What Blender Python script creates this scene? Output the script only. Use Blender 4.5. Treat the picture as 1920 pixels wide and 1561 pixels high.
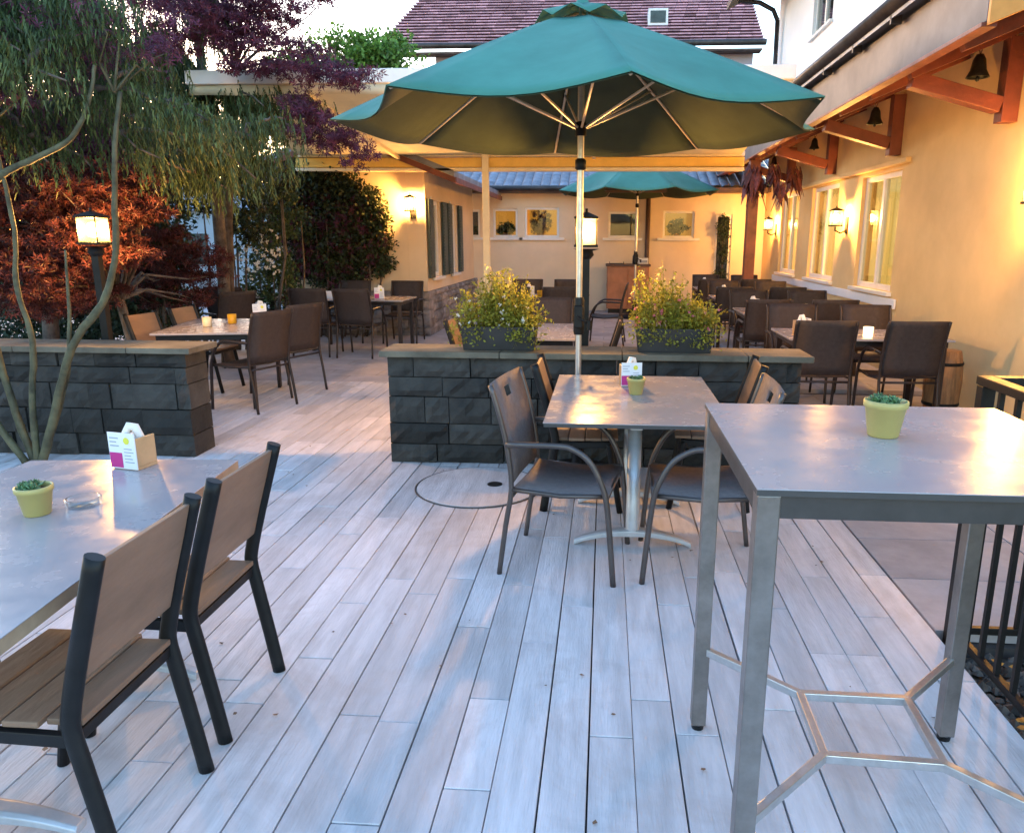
import bpy, math, random
from mathutils import Vector, Matrix
S = bpy.context.scene
for o in list(bpy.data.objects): bpy.data.objects.remove(o)
COL = S.collection
R = math.radians
# ------------------------------------------------------------------ camera, sky, sun, exposure
cam = bpy.data.objects.new('camera', bpy.data.cameras.new('camera')); COL.objects.link(cam); S.camera = cam
cam.data.sensor_width = 36; cam.data.lens = 1400/1920*36; cam.data.shift_x = -80/1920
cam.data.clip_end = 600
cam.matrix_world = (Matrix.Translation((0, 0, 1.58)) @ Matrix.Rotation(R(3.75), 4, 'Z')
                    @ Matrix.Rotation(R(90-13.3), 4, 'X') @ Matrix.Rotation(R(0.25), 4, 'Z'))
S.render.resolution_x = 1024; S.render.resolution_y = 832
W = bpy.data.worlds.new('World'); S.world = W; W.use_nodes = True
nt = W.node_tree; bg = nt.nodes['Background']
sky = nt.nodes.new('ShaderNodeTexSky'); sky.sky_type = 'NISHITA'; sky.sun_disc = False
SUN_EL, SUN_ROT = 5, -35
sky.sun_elevation = R(SUN_EL); sky.sun_rotation = R(SUN_ROT); sky.air_density = 1.2; sky.dust_density = .6; sky.ozone_density = 3.0
tint = nt.nodes.new('ShaderNodeMix'); tint.data_type = 'RGBA'; tint.blend_type = 'MULTIPLY'; tint.inputs[0].default_value = 1; tint.inputs[7].default_value = (1.15, .98, .94, 1)
nt.links.new(sky.outputs[0], tint.inputs[6]); nt.links.new(tint.outputs[2], bg.inputs[0]); bg.inputs[1].default_value = 0.15
sun = bpy.data.objects.new('evening_sun', bpy.data.lights.new('evening_sun', 'SUN')); COL.objects.link(sun)
sun.data.energy = 0.10; sun.data.angle = R(30); sun.data.color = (1, .86, .78)
az = R(SUN_ROT)
sd = Vector((math.sin(az)*math.cos(R(SUN_EL)), math.cos(az)*math.cos(R(SUN_EL)), math.sin(R(SUN_EL))))
sun.rotation_euler = sd.to_track_quat('Z', 'Y').to_euler()
S.view_settings.view_transform = 'Standard'; S.view_settings.look = 'None'; S.view_settings.gamma = 1
S.view_settings.exposure = 3.55
S.render.engine = 'CYCLES'
S.cycles.max_bounces = 8; S.cycles.transparent_max_bounces = 16
LAMP = 2.1      # lantern power multiplier
rnd = random.Random(7)
V = Vector
# ------------------------------------------------------------------ materials
def mat(name, col, rough=.6, var=.15, scale=6, bump=0, bscale=None, metal=0, stretch=(1, 1, 1), island=0, trans=0, spec=.5, detail=6, col2=None, coat=0, sheen=0, stain=None, soft=0):
    m = bpy.data.materials.new(name); m.use_nodes = True; n = m.node_tree.nodes; l = m.node_tree.links
    b = n['Principled BSDF']; b.inputs['Roughness'].default_value = rough; b.inputs['Metallic'].default_value = metal
    b.inputs['Specular IOR Level'].default_value = spec; b.inputs['Coat Weight'].default_value = coat
    tc = n.new('ShaderNodeTexCoord'); mp = n.new('ShaderNodeMapping'); mp.inputs['Scale'].default_value = stretch
    l.new(tc.outputs['Object'], mp.inputs[0])
    vec = mp.outputs[0]
    if island:
        g = n.new('ShaderNodeNewGeometry'); ad = n.new('ShaderNodeVectorMath'); ad.operation = 'ADD'
        mu = n.new('ShaderNodeMath'); mu.operation = 'MULTIPLY'; mu.inputs[1].default_value = 37
        l.new(g.outputs['Random Per Island'], mu.inputs[0]); l.new(vec, ad.inputs[0]); l.new(mu.outputs[0], ad.inputs[1]); vec = ad.outputs[0]
    nz = n.new('ShaderNodeTexNoise'); nz.inputs['Scale'].default_value = scale; nz.inputs['Detail'].default_value = detail; nz.inputs['Roughness'].default_value = .62
    l.new(vec, nz.inputs[0])
    mx = n.new('ShaderNodeMix'); mx.data_type = 'RGBA'
    c2 = col2 or tuple(max(0, c*(1-2*var)) for c in col)
    c1 = col if col2 else tuple(min(1, c*(1+var)) for c in col)
    mx.inputs[6].default_value = (*c1, 1); mx.inputs[7].default_value = (*c2, 1)
    rp = n.new('ShaderNodeMapRange'); rp.inputs[1].default_value = .3-.3*soft; rp.inputs[2].default_value = .7+.3*soft
    l.new(nz.outputs[0], rp.inputs[0]); l.new(rp.outputs[0], mx.inputs[0]); out = mx.outputs[2]
    if island:
        hs = n.new('ShaderNodeHueSaturation'); mr = n.new('ShaderNodeMapRange'); mr.inputs[3].default_value = 1-island; mr.inputs[4].default_value = 1+island
        l.new(g.outputs['Random Per Island'], mr.inputs[0]); l.new(mr.outputs[0], hs.inputs['Value']); l.new(out, hs.inputs['Color']); out = hs.outputs[0]
    if stain:
        sn = n.new('ShaderNodeTexNoise'); sn.inputs['Scale'].default_value = stain[0]; sn.inputs['Detail'].default_value = 8; sn.inputs['Roughness'].default_value = .7; sn.inputs['Distortion'].default_value = .6
        l.new(tc.outputs['Object'], sn.inputs[0]); sr = n.new('ShaderNodeMapRange'); sr.inputs[1].default_value = stain[1]; sr.inputs[2].default_value = stain[1]+.22; sr.inputs[4].default_value = stain[2]
        sm_ = n.new('ShaderNodeMix'); sm_.data_type = 'RGBA'; sm_.inputs[7].default_value = (*stain[3], 1)
        l.new(sn.outputs[0], sr.inputs[0]); l.new(sr.outputs[0], sm_.inputs[0]); l.new(out, sm_.inputs[6]); out = sm_.outputs[2]
    l.new(out, b.inputs['Base Color'])
    rr = n.new('ShaderNodeMapRange'); rr.inputs[3].default_value = max(.03, rough-.08*(1-.3*soft)); rr.inputs[4].default_value = min(1, rough+.1*(1+.9*soft)); rr.inputs[1].default_value = .25*soft; rr.inputs[2].default_value = 1-.25*soft
    l.new(nz.outputs[0], rr.inputs[0]); l.new(rr.outputs[0], b.inputs['Roughness'])
    if bump:
        bp = n.new('ShaderNodeBump'); bp.inputs['Strength'].default_value = bump; bp.inputs['Distance'].default_value = .01
        nb = n.new('ShaderNodeTexNoise'); nb.inputs['Scale'].default_value = bscale or scale*4; nb.inputs['Detail'].default_value = 5
        l.new(vec, nb.inputs[0]); l.new(nb.outputs[0], bp.inputs['Height']); l.new(bp.outputs[0], b.inputs['Normal'])
    if trans:
        tr = n.new('ShaderNodeBsdfTranslucent'); l.new(out, tr.inputs[0]); ms = n.new('ShaderNodeMixShader'); ms.inputs[0].default_value = trans
        l.new(b.outputs[0], ms.inputs[1]); l.new(tr.outputs[0], ms.inputs[2]); l.new(ms.outputs[0], n['Material Output'].inputs[0])
    m.diffuse_color = (*col, 1)
    return m
def emis(name, col, st, base=(.8, .7, .5)):
    m = bpy.data.materials.new(name); m.use_nodes = True; b = m.node_tree.nodes['Principled BSDF']
    b.inputs['Base Color'].default_value = (*base, 1); b.inputs['Emission Color'].default_value = (*col, 1); b.inputs['Emission Strength'].default_value = st
    return m
def glass(name, tint=(.8, .85, .85), rough=.03, alpha=.35):
    m = bpy.data.materials.new(name); m.use_nodes = True; n = m.node_tree.nodes; l = m.node_tree.links; n.clear()
    o = n.new('ShaderNodeOutputMaterial'); t = n.new('ShaderNodeBsdfTransparent'); g = n.new('ShaderNodeBsdfGlossy'); ms = n.new('ShaderNodeMixShader')
    t.inputs[0].default_value = (*tint, 1); g.inputs['Roughness'].default_value = rough
    f = n.new('ShaderNodeLayerWeight'); f.inputs[0].default_value = .5; pw = n.new('ShaderNodeMath'); pw.operation = 'POWER'; pw.inputs[1].default_value = 4; ad = n.new('ShaderNodeMath'); ad.inputs[1].default_value = alpha*.12
    l.new(f.outputs['Facing'], pw.inputs[0]); l.new(pw.outputs[0], ad.inputs[0]); l.new(ad.outputs[0], ms.inputs[0]); l.new(t.outputs[0], ms.inputs[1]); l.new(g.outputs[0], ms.inputs[2]); l.new(ms.outputs[0], o.inputs[0])
    return m
M = {}
M['deck'] = mat('weathered_deck_boards', (.66, .63, .65), .5, .12, 3.4, .4, 26, stretch=(5, .6, 5), island=.15, spec=.5, stain=(1.5, .50, .6, (.40, .33, .31)))
M['slab'] = mat('paving_slab', (.42, .39, .41), .7, .15, 2.2, .2, 60, island=.07, stain=(.8, .5, .5, (.20, .18, .17)))
M['under'] = mat('dark_subframe', (.05, .045, .045), .9)
M['earth'] = mat('garden_soil', (.09, .07, .05), .95, .3, 2, .6, 20)
M['gravel'] = mat('dark_gravel', (.10, .085, .075), .85, .4, 10, island=.6)
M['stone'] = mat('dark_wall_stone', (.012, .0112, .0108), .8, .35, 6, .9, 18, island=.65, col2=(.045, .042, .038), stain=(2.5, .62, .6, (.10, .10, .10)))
M['stone_light'] = mat('plinth_stone', (.27, .25, .26), .8, .3, 4, .6, 16, island=.25)
M['cap'] = mat('coping_slab_stone', (.15, .13, .095), .65, .25, 4, .35, 30)
M['plaster'] = mat('yellow_cream_render', (.76, .54, .26), .85, .06, 1.3, .35, 130, stain=(.7, .55, .25, (.62, .42, .19)))
M['plaster2'] = mat('pale_cream_render', (.76, .61, .44), .85, .05, 1.3, .25, 110)
M['white_wall'] = mat('white_render', (.82, .82, .84), .85, .03, 1.5, .15, 90)
M['verge'] = mat('orange_lamplit_board', (.75, .33, .07), .6, .1, 4)  # lamp glow on the return board is painted into its orange colour
M['mauve'] = mat('mauve_grey_render', (.42, .36, .42), .85, .06, 1, .1)
M['white'] = mat('white_painted_wood', (.78, .76, .74), .4, .04, 6)
M['cream_metal'] = mat('cream_painted_metal', (.80, .70, .50), .4, .05, 6)
M['beam'] = mat('warm_lit_beam', (.85, .56, .13), .5, .05, 6)  # warm light on the rear beam is put into its ochre colour
M['underside_shade'] = mat('olive_canopy_shade', (.03, .046, .02), .8, .1, 5, .1, 300)  # shade under the canopy, painted as a darker olive colour
M['awning'] = mat('cream_awning_fabric', (.82, .72, .50), .8, .05, 5, .1, 200, trans=.3)
M['red_timber'] = mat('red_brown_stained_timber', (.175, .043, .025), .5, .2, 5, .3, 40, stretch=(1, 1, 1))
M['dark_timber'] = mat('dark_brown_board', (.10, .055, .045), .55, .2, 4, .2)
M['gutter'] = mat('weathered_gutter_metal', (.06, .05, .05), .45, .35, 3, .2, metal=.4)
M['fascia'] = mat('grey_violet_fascia', (.05, .04, .055), .5, .15, 3)
M['slate'] = mat('blue_grey_roof_tile', (.20, .22, .28), .5, .2, 4, .2, island=.2)
M['redtile'] = mat('red_clay_roof_tile', (.62, .34, .39), .7, .25, 1.5, .2, island=.28)
M['umb'] = mat('teal_umbrella_canvas', (.055, .225, .178), .75, .12, 1.6, .35, 7)
M['apron_metal'] = mat('dark_grey_apron_metal', (.085, .08, .08), .4, .12, 10, metal=.5)
M['alu'] = mat('brushed_aluminium', (.62, .61, .60), .32, .08, 30, .05, 120, metal=.9)
M['steel'] = mat('stainless_steel_table_leg', (.29, .265, .25), .36, .15, 10, .06, 150, metal=.8)
M['grey_metal'] = mat('light_grey_cast_metal', (.50, .52, .56), .4, .08, 12, .1, metal=.4)
M['rib'] = mat('pale_wood_rib', (.60, .48, .32), .4, .1, 10)
M['black'] = mat('black_powder_coated_steel', (.010, .010, .011), .45, .2, 12, .05, 200, spec=.25)
M['blackplastic'] = mat('black_plastic_trough', (.02, .02, .024), .45, .2, 8)
M['table'] = mat('grey_laminate_tabletop', (.36, .33, .34), .17, .04, 7, spec=.65, detail=4, soft=1)
M['table_dark'] = mat('dark_grey_table_edge', (.06, .058, .06), .45, .1, 8)
M['band'] = mat('tan_table_edge_band', (.42, .30, .20), .5, .15, 8)
M['chairwood'] = mat('oiled_chair_wood', (.235, .145, .095), .55, .2, 5, .25, 50, stretch=(1, .25, 1), island=.1)
M['sling_taupe'] = mat('taupe_sling_fabric', (.17, .14, .14), .7, .08, 40, .3, 500)
M['sling_dark'] = mat('dark_brown_sling_fabric', (.036, .025, .024), .7, .12, 30, .3, 500)
M['bronze'] = mat('bronze_chair_tube', (.12, .10, .095), .35, .1, 10, metal=.6)
M['darktube'] = mat('dark_brown_chair_tube', (.035, .026, .025), .4, .1, 10, metal=.4)
M['pot'] = mat('yellow_green_ceramic', (.46, .38, .13), .4, .05, 5, .05)
M['succ'] = mat('succulent_green', (.10, .22, .09), .5, .35, 30, island=.4)
M['card'] = mat('white_card', (.80, .80, .82), .6, .02, 5)
M['magenta'] = mat('magenta_print', (.55, .03, .22), .6, .05, 5)
M['yellowprint'] = mat('yellow_print', (.75, .72, .08), .6, .05, 5)
M['greyprint'] = mat('grey_print', (.35, .38, .45), .6, .05, 5)
M['lightwood'] = mat('light_beech_wood', (.58, .36, .19), .5, .12, 6)
M['barrelwood'] = mat('old_barrel_wood', (.33, .17, .07), .6, .25, 9, .4, 40, stretch=(4, 4, .5))
M['napkin'] = mat('white_napkin', (.82, .79, .74), .8, .03, 8)
M['bark'] = mat('smooth_grey_green_bark', (.085, .08, .04), .7, .35, 9, .5, 40)
M['bark2'] = mat('grey_brown_bark', (.13, .10, .08), .85, .35, 9, .8, 30)
M['needle'] = mat('cypress_needles', (.075, .115, .035), .6, .3, 2.0, island=.5, trans=.3)
M['vine'] = mat('dark_vine_leaves', (.028, .05, .018), .6, .4, 2.2, island=.6, trans=.2)
M['darkleaf'] = mat('dark_hedge_leaves', (.03, .055, .025), .6, .3, 3, island=.5, trans=.2)
M['ivy'] = mat('climber_leaves', (.05, .09, .03), .55, .3, 3, island=.5, trans=.25)
M['purple'] = mat('purple_maple_leaves', (.13, .035, .075), .5, .3, 3, island=.5, trans=.4)
M['redleaf'] = mat('red_maple_leaves', (.12, .032, .03), .5, .45, 1.2, island=.65, trans=.5)
M['green'] = mat('bright_green_leaves', (.16, .30, .05), .5, .3, 1.5, island=.45, trans=.4)
M['bedding'] = mat('yellow_green_bedding_leaves', (.36, .36, .05), .5, .3, 6, island=.5, trans=.45)
M['petal_y'] = mat('pale_yellow_petals', (.75, .65, .30), .6, .1, 5, trans=.3)
M['petal_p'] = mat('pink_petals', (.70, .22, .30), .6, .1, 5, trans=.3)
M['petal_w'] = mat('white_petals', (.80, .80, .76), .6, .05, 5, trans=.3)
M['leafbrown'] = mat('dry_fallen_leaf', (.22, .12, .07), .8, .3, 6, island=.6)
M['orangeleaf'] = mat('orange_fallen_leaf', (.55, .24, .04), .7, .3, 6, island=.4)
M['shutter'] = mat('dark_green_shutter', (.035, .06, .06), .45, .2, 6)
M['pane'] = glass('window_pane')
M['glassware'] = glass('clear_glass', (.93, .95, .95), .02, .4)
M['roomdark'] = mat('dim_room_wall', (.10, .085, .08), .9, .2, 2)
M['curtain'] = mat('pale_curtain_fabric', (.70, .58, .36), .85, .05, 10, trans=.3)
M['lit_room'] = emis('lit_room_wall', (1, .38, .04), .045, (.5, .3, .1))
M['lantern_glow'] = emis('lantern_glass_glow', (1, .60, .10), .24, (.02, .015, .01))
M['bulb'] = emis('warm_bulb_glow', (1, .66, .28), 6, (.02, .015, .01))
_n = M['bulb'].node_tree.nodes; _l = M['bulb'].node_tree.links; _t = _n.new('ShaderNodeBsdfTransparent'); _m = _n.new('ShaderNodeMixShader'); _m.inputs[0].default_value = .35
_l.new(_t.outputs[0], _m.inputs[1]); _l.new(_n['Principled BSDF'].outputs[0], _m.inputs[2]); _l.new(_m.outputs[0], _n['Material Output'].inputs[0])
_n = M['lantern_glow'].node_tree.nodes; _l = M['lantern_glow'].node_tree.links; _t = _n.new('ShaderNodeBsdfTransparent'); _m = _n.new('ShaderNodeMixShader'); _m.inputs[0].default_value = .6
_l.new(_t.outputs[0], _m.inputs[1]); _l.new(_n['Principled BSDF'].outputs[0], _m.inputs[2]); _l.new(_m.outputs[0], _n['Material Output'].inputs[0])
M['curtain_lit'] = emis('lamp_lit_curtain', (1, .58, .13), .10, (.78, .60, .34))
M['candle'] = emis('candle_lit_glass', (1, .72, .36), .22, (.8, .7, .5))
M['candle_off'] = mat('cream_candle_cup', (.78, .70, .52), .4, .05, 5, trans=.3)
M['amber'] = mat('amber_glass_cup', (.62, .36, .02), .2, .05, 5, trans=.3)
M['terracotta'] = mat('terracotta_panel', (.42, .17, .08), .55, .15, 4, .1)
M['bell'] = mat('dark_bronze_bell', (.035, .04, .035), .4, .3, 10, metal=.7)
M['dried'] = mat('dried_red_husks', (.13, .035, .035), .7, .4, 20, island=.5)
M['paleshed'] = mat('pale_blue_white_boards', (.40, .47, .54), .7, .06, 2)
M['chimney'] = mat('chimney_render', (.45, .40, .42), .8, .1, 5)
M['iron_hole'] = mat('dark_socket', (.01, .01, .01), .6)
# ------------------------------------------------------------------ mesh building
class MB:
    def __init__(s): s.v = []; s.f = []; s.sm = []
    def add(s, vs, fs, smooth=False):
        o = len(s.v); s.v += [tuple(v) for v in vs]; s.f += [tuple(i+o for i in f) for f in fs]; s.sm += [smooth]*len(fs); return s
    def box(s, x0, y0, z0, x1, y1, z1, m=None):
        vs = [V((x, y, z)) for x in (x0, x1) for y in (y0, y1) for z in (z0, z1)]
        if m is not None: vs = [m @ v for v in vs]
        return s.add(vs, [(0, 1, 3, 2), (4, 6, 7, 5), (0, 4, 5, 1), (2, 3, 7, 6), (0, 2, 6, 4), (1, 5, 7, 3)])
    def quad(s, a, b, c, d): return s.add([a, b, c, d], [(0, 1, 2, 3)])
    def beam(s, p0, p1, w, h, up=V((0, 0, 1)), inset=0):
        p0, p1 = V(p0), V(p1); d = (p1-p0).normalized()
        if abs(d.dot(up)) > .98: up = V((0, 1, 0))
        x = d.cross(up).normalized(); u = x.cross(d)
        vs = [p+x*a*w/2+u*b*h/2 for p in (p0, p1) for a, b in ((-1, -1), (1, -1), (1, 1), (-1, 1))]
        return s.add(vs, [(3, 2, 1, 0), (4, 5, 6, 7), (0, 1, 5, 4), (1, 2, 6, 5), (2, 3, 7, 6), (3, 0, 4, 7)])
    def tube(s, pts, r, n=10, ry=None, closed_ends=True, side=None):
        pts = [V(p) for p in pts]; k = len(pts)
        rs = r if isinstance(r, (list, tuple)) else [r]*k
        t0 = (pts[1]-pts[0]).normalized()
        ref = V(side) if side else (V((0, 0, 1)) if abs(t0.z) < .9 else V((1, 0, 0)))
        vs = []
        u = None
        for i, p in enumerate(pts):
            t = ((pts[min(i+1, k-1)]-p).normalized() + (p-pts[max(i-1, 0)]).normalized())
            if i == 0: t = pts[1]-pts[0]
            if i == k-1: t = pts[-1]-pts[-2]
            t.normalize()
            if side: u = (ref-t*ref.dot(t)).normalized()
            else: u = (ref-t*ref.dot(t)).normalized() if u is None else (u-t*u.dot(t)).normalized()
            w = t.cross(u)
            for j in range(n):
                a = 2*math.pi*j/n
                vs.append(p+u*math.cos(a)*rs[i]+w*math.sin(a)*(rs[i] if ry is None else ry))
        fs = [(i*n+j, i*n+(j+1) % n, (i+1)*n+(j+1) % n, (i+1)*n+j) for i in range(k-1) for j in range(n)]
        s.add(vs, fs, True)
        if closed_ends:
            o = len(s.v)-k*n
            s.f += [tuple(o+j for j in reversed(range(n))), tuple(o+(k-1)*n+j for j in range(n))]; s.sm += [False]*2
        return s
    def lathe(s, prof, c=(0, 0, 0), n=20, m=None):
        vs = []
        for r, z in prof:
            for j in range(n):
                a = 2*math.pi*j/n; v = V((c[0]+r*math.cos(a), c[1]+r*math.sin(a), c[2]+z)); vs.append(m @ v if m is not None else v)
        k = len(prof)
        fs = [(i*n+j, i*n+(j+1) % n, (i+1)*n+(j+1) % n, (i+1)*n+j) for i in range(k-1) for j in range(n)]
        s.add(vs, fs, True); return s
    def disc(s, c, r, n=24, z=0, nrm=1):
        vs = [(c[0]+r*math.cos(2*math.pi*j/n), c[1]+r*math.sin(2*math.pi*j/n), c[2]) for j in range(n)]
        return s.add(vs, [tuple(range(n))])
    def build(s, name, m, parent=None, bevel=0, solid=0, seg=2):
        me = bpy.data.meshes.new(name); me.from_pydata(s.v, [], s.f)
        me.polygons.foreach_set('use_smooth', s.sm); me.materials.append(M[m] if isinstance(m, str) else m); me.update()
        o = bpy.data.objects.new(name, me); COL.objects.link(o)
        if parent: o.parent = parent
        if solid: d = o.modifiers.new('Solidify', 'SOLIDIFY'); d.thickness = solid; d.offset = 0
        if bevel: b = o.modifiers.new('Bevel', 'BEVEL'); b.width = bevel; b.segments = seg; b.limit_method = 'ANGLE'
        return o
def curve(pts, n=4):
    pts = [V(p) for p in pts]; k = len(pts); out = []
    for j in range(k-1):
        P0, P1, P2, P3 = pts[max(0, j-1)], pts[j], pts[j+1], pts[min(k-1, j+2)]
        for i in range(n):
            q = i/n; out.append(.5*((2*P1)+(P2-P0)*q+(2*P0-5*P1+4*P2-P3)*q*q+(3*P1-3*P2+P3-P0)*q**3))
    return out+[pts[-1]]
def tag(o, label, cat, group=None, kind=None):
    if label: o['label'] = label
    if cat: o['category'] = cat
    if group: o['group'] = group
    if kind: o['kind'] = kind
    return o
def thing(name, label, cat, loc=(0, 0, 0), rz=0, group=None):
    o = bpy.data.objects.new(name, None); COL.objects.link(o); o.location = loc; o.rotation_euler = (0, 0, R(rz)); o.empty_display_size = .1
    return tag(o, label, cat, group)
def dup(root, loc, rz, label, scale=None):
    def cp(o, p):
        c = o.copy(); COL.objects.link(c)
        if p: c.parent = p
        for ch in o.children: cp(ch, c)
        return c
    c = cp(root, None); c.location = loc; c.rotation_euler = (0, 0, R(rz)); c['label'] = label
    if scale: c.scale = (scale,)*3
    return c
def struct(o): o['kind'] = 'structure'; return o
# ------------------------------------------------------------------ ground
struct(MB().quad((-150, -60, -.30), (150, -60, -.30), (150, 250, -.30), (-150, 250, -.30)).build('ground', 'earth'))
b = MB()
b.box(-9, -1.5, -.12, 1.40, 8.2, -.030); struct(b.build('deck_base', 'under'))
b = MB(); x = -9.0; bw = .1425
ri = 0
while x < 1.40:
    gap = rnd.choice((.003, .004, .0055, .0075)); y = -1.5 + rnd.random()
    y0 = -1.5
    while y0 < 8.2:
        L = rnd.choice((.45, .7, .9, 1.1, 1.4, 1.8)); y1 = min(8.2, (y if y0 == -1.5 else y0+L))
        if y1-y0 > .05:
            dz = rnd.uniform(-.0012, .0012)
            jt = rnd.uniform(-.0012, .0012); g2 = rnd.choice((.002, .0035, .005))
            b.box(x+gap/2+jt, y0+.001, -.028, min(x+bw, 1.40)-gap/2+jt, y1-g2, dz)
        y0 = y1
    x += bw
struct(b.build('deck', 'deck', bevel=.002, seg=1))
b = MB()
for r_ in range(0, 26):
    for c_ in range(0, 34):
        w_, h_ = .6, .4
        x0 = -12+c_*w_+(r_ % 2)*.3; y0 = 8.2+r_*h_
        if x0 > 3.5: continue
        b.box(x0+.003, y0+.003, -.05, min(3.5, x0+w_)-.003, y0+h_-.003, rnd.uniform(-.001, .001))
for r_ in range(0, 11):
    for c_ in range(0, 4):
        x0 = 1.405+c_*.8; y0 = 2.93+r_*.5
        if y0+.5 > 8.25: continue
        b.box(x0+.003, y0+.003, -.05, min(3.5, x0+.8)-.003, y0+.497 if y0+.5 < 8 else 8.196, rnd.uniform(-.001, .001))
struct(b.build('paving', 'slab', bevel=.002, seg=1))
struct(MB().box(1.402, 2.9, -.2, 3.5, 8.2, -.054).box(-12, 8.204, -.2, 3.5, 18.6, -.054).build('paving_bed', 'under'))
# round cover in the deck
t = thing('deck_cover', 'round pale access cover with a dark socket, flush in the deck beside the middle table', 'cover', (-.80, 4.63, 0))
MB().lathe([(.417, .002), (.417, .005), (.407, .006), (.407, .002)], n=56).build('ring', 'table_dark', t)
bb = MB(); bb.disc((0, 0, .0085), .400, 56); bb.lathe([(.400, .001), (.400, .0085)], n=56); bb.build('lid', 'deck', t)
bb = MB(); bb.disc((.10, .03, .0115), .05, 20); bb.lathe([(.05, .008), (.05, .0115)], (.10, .03, 0), 20); bb.build('socket', 'iron_hole', t)
# fallen leaves
b = MB()
def leaf_flat(b, x, y, z, s):
    a = rnd.random()*6.28; vs = []
    for k in range(5):
        aa = a+k*2*math.pi/5; rr = s*rnd.uniform(.6, 1.2)
        vs.append((x+rr*math.cos(aa), y+rr*math.sin(aa)*.7, z+rnd.uniform(.001, .007)))
    b.add(vs, [(0, 1, 2, 3, 4)])
for i in range(130):
    x = rnd.uniform(-4, 1.35); y = rnd.choice((rnd.uniform(1, 5), rnd.uniform(3, 8)))
    leaf_flat(b, x, y, .003, rnd.uniform(.003, .012))
tag(b.build('fallen_leaves', 'leafbrown'), 'small brown leaves and crumbs scattered over the pale deck boards', 'leaves', kind='stuff')
# gravel bed beyond the railing
b = MB()
struct(MB().box(1.403, -1.5, -.28, 5, 2.895, -.10).build('planting_bed', 'earth'))
def pebble(b, x, y, z, s):
    vs = []; a0 = rnd.random()*6
    for k in range(5):
        a = a0+k*1.257; vs.append((x+s*math.cos(a)*rnd.uniform(.7, 1.2), y+s*math.sin(a)*rnd.uniform(.7, 1.2), z))
    vs.append((x+rnd.uniform(-.2, .2)*s, y, z+s*rnd.uniform(.5, .9)))
    b.add(vs, [(0, 1, 5), (1, 2, 5), (2, 3, 5), (3, 4, 5), (4, 0, 5)])
for i in range(5200):
    pebble(b, rnd.uniform(1.42, 2.7), rnd.uniform(.3, 2.88), -.10+rnd.uniform(0, .02), rnd.uniform(.012, .034))
tag(b.build('gravel', 'gravel'), 'dark gravel filling the bed behind the black railing', 'gravel', kind='stuff')
b = MB()
for i in range(240): leaf_flat(b, rnd.uniform(1.43, 2.4), rnd.uniform(.8, 2.85), -.06+rnd.uniform(0, .015), rnd.uniform(.015, .03))
tag(b.build('orange_leaves', 'orangeleaf'), 'orange fallen leaves lying on the dark gravel behind the railing', 'leaves', kind='stuff')
# ------------------------------------------------------------------ openings in a wall made of boxes
def wall_with_openings(b, plane, c0, c1, u0, u1, z0, z1, ops):
    """plane 'x': wall spans y=u, thickness in x c0..c1; plane 'y': spans x=u, thickness in y."""
    us = sorted(set([u0, u1]+[o for op in ops for o in op[:2]])); zs = sorted(set([z0, z1]+[o for op in ops for o in op[2:]]))
    for i in range(len(us)-1):
        j = 0
        while j < len(zs)-1:
            um = (us[i]+us[i+1])/2
            def solid(j): zm = (zs[j]+zs[j+1])/2; return not any(o[0] < um < o[1] and o[2] < zm < o[3] for o in ops)
            if not solid(j): j += 1; continue
            k = j
            while k < len(zs)-1 and solid(k): k += 1
            if plane == 'x': b.box(c0, us[i], zs[j], c1, us[i+1], zs[k])
            else: b.box(us[i], c0, zs[j], us[i+1], c1, zs[k])
            j = k
def window_x(parent, xf, y0, y1, z0, z1, side=-1, mull=1, curtain=True, dark='roomdark'):
    """window in a wall facing -x (side=-1) or +x (side=1) whose face is x=xf; the opening is recessed"""
    s = side; f = MB(); w = .07; xa, xb = sorted((xf-s*.05, xf-s*.11))
    f.box(xa, y0, z0, xb, y0+w, z1); f.box(xa, y1-w, z0, xb, y1, z1); f.box(xa, y0+w, z0, xb, y1-w, z0+w); f.box(xa, y0+w, z1-w, xb, y1-w, z1)
    for k in range(1, mull+1):
        ym = y0+(y1-y0)*k/(mull+1); f.box(xa-.002, ym-.04, z0+w, xb+.002, ym+.04, z1-w)
    wn = f.build('window', 'white', parent, bevel=.004)
    xm = xf-s*.08
    MB().box(xm-.004, y0+w, z0+w, xm+.004, y1-w, z1-w).build('pane', 'pane', wn)
    sx = sorted((xf-s*.10, xf+s*.06)); MB().box(sx[0], y0-.05, z0-.05, sx[1], y1+.05, z0-.002).build('sill', 'white', wn, bevel=.004)
    if curtain:
        c = MB(); xc = xf-s*.20
        for (ya, yb) in ((y0+.02, y0+(y1-y0)*.47), (y1-(y1-y0)*.47, y1-.02)):
            N = 30; vs = []
            for i in range(N+1):
                yy = ya+(yb-ya)*i/N; xx = xc+.022*math.sin(i*1.6)+.01*math.sin(i*.7)
                vs += [(xx, yy, z0+.02), (xx, yy, z1-.01)]
            c.add(vs, [(2*i, 2*i+2, 2*i+3, 2*i+1) for i in range(N)], True)
        c.build('curtain', 'curtain_lit', wn, solid=.003)
    sx = sorted((xf-s*.32, xf-s*.36)); MB().box(sx[0], y0-.1, z0-.1, sx[1], y1+.1, z1+.1).build('room_back', dark, wn)
    return wn
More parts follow.
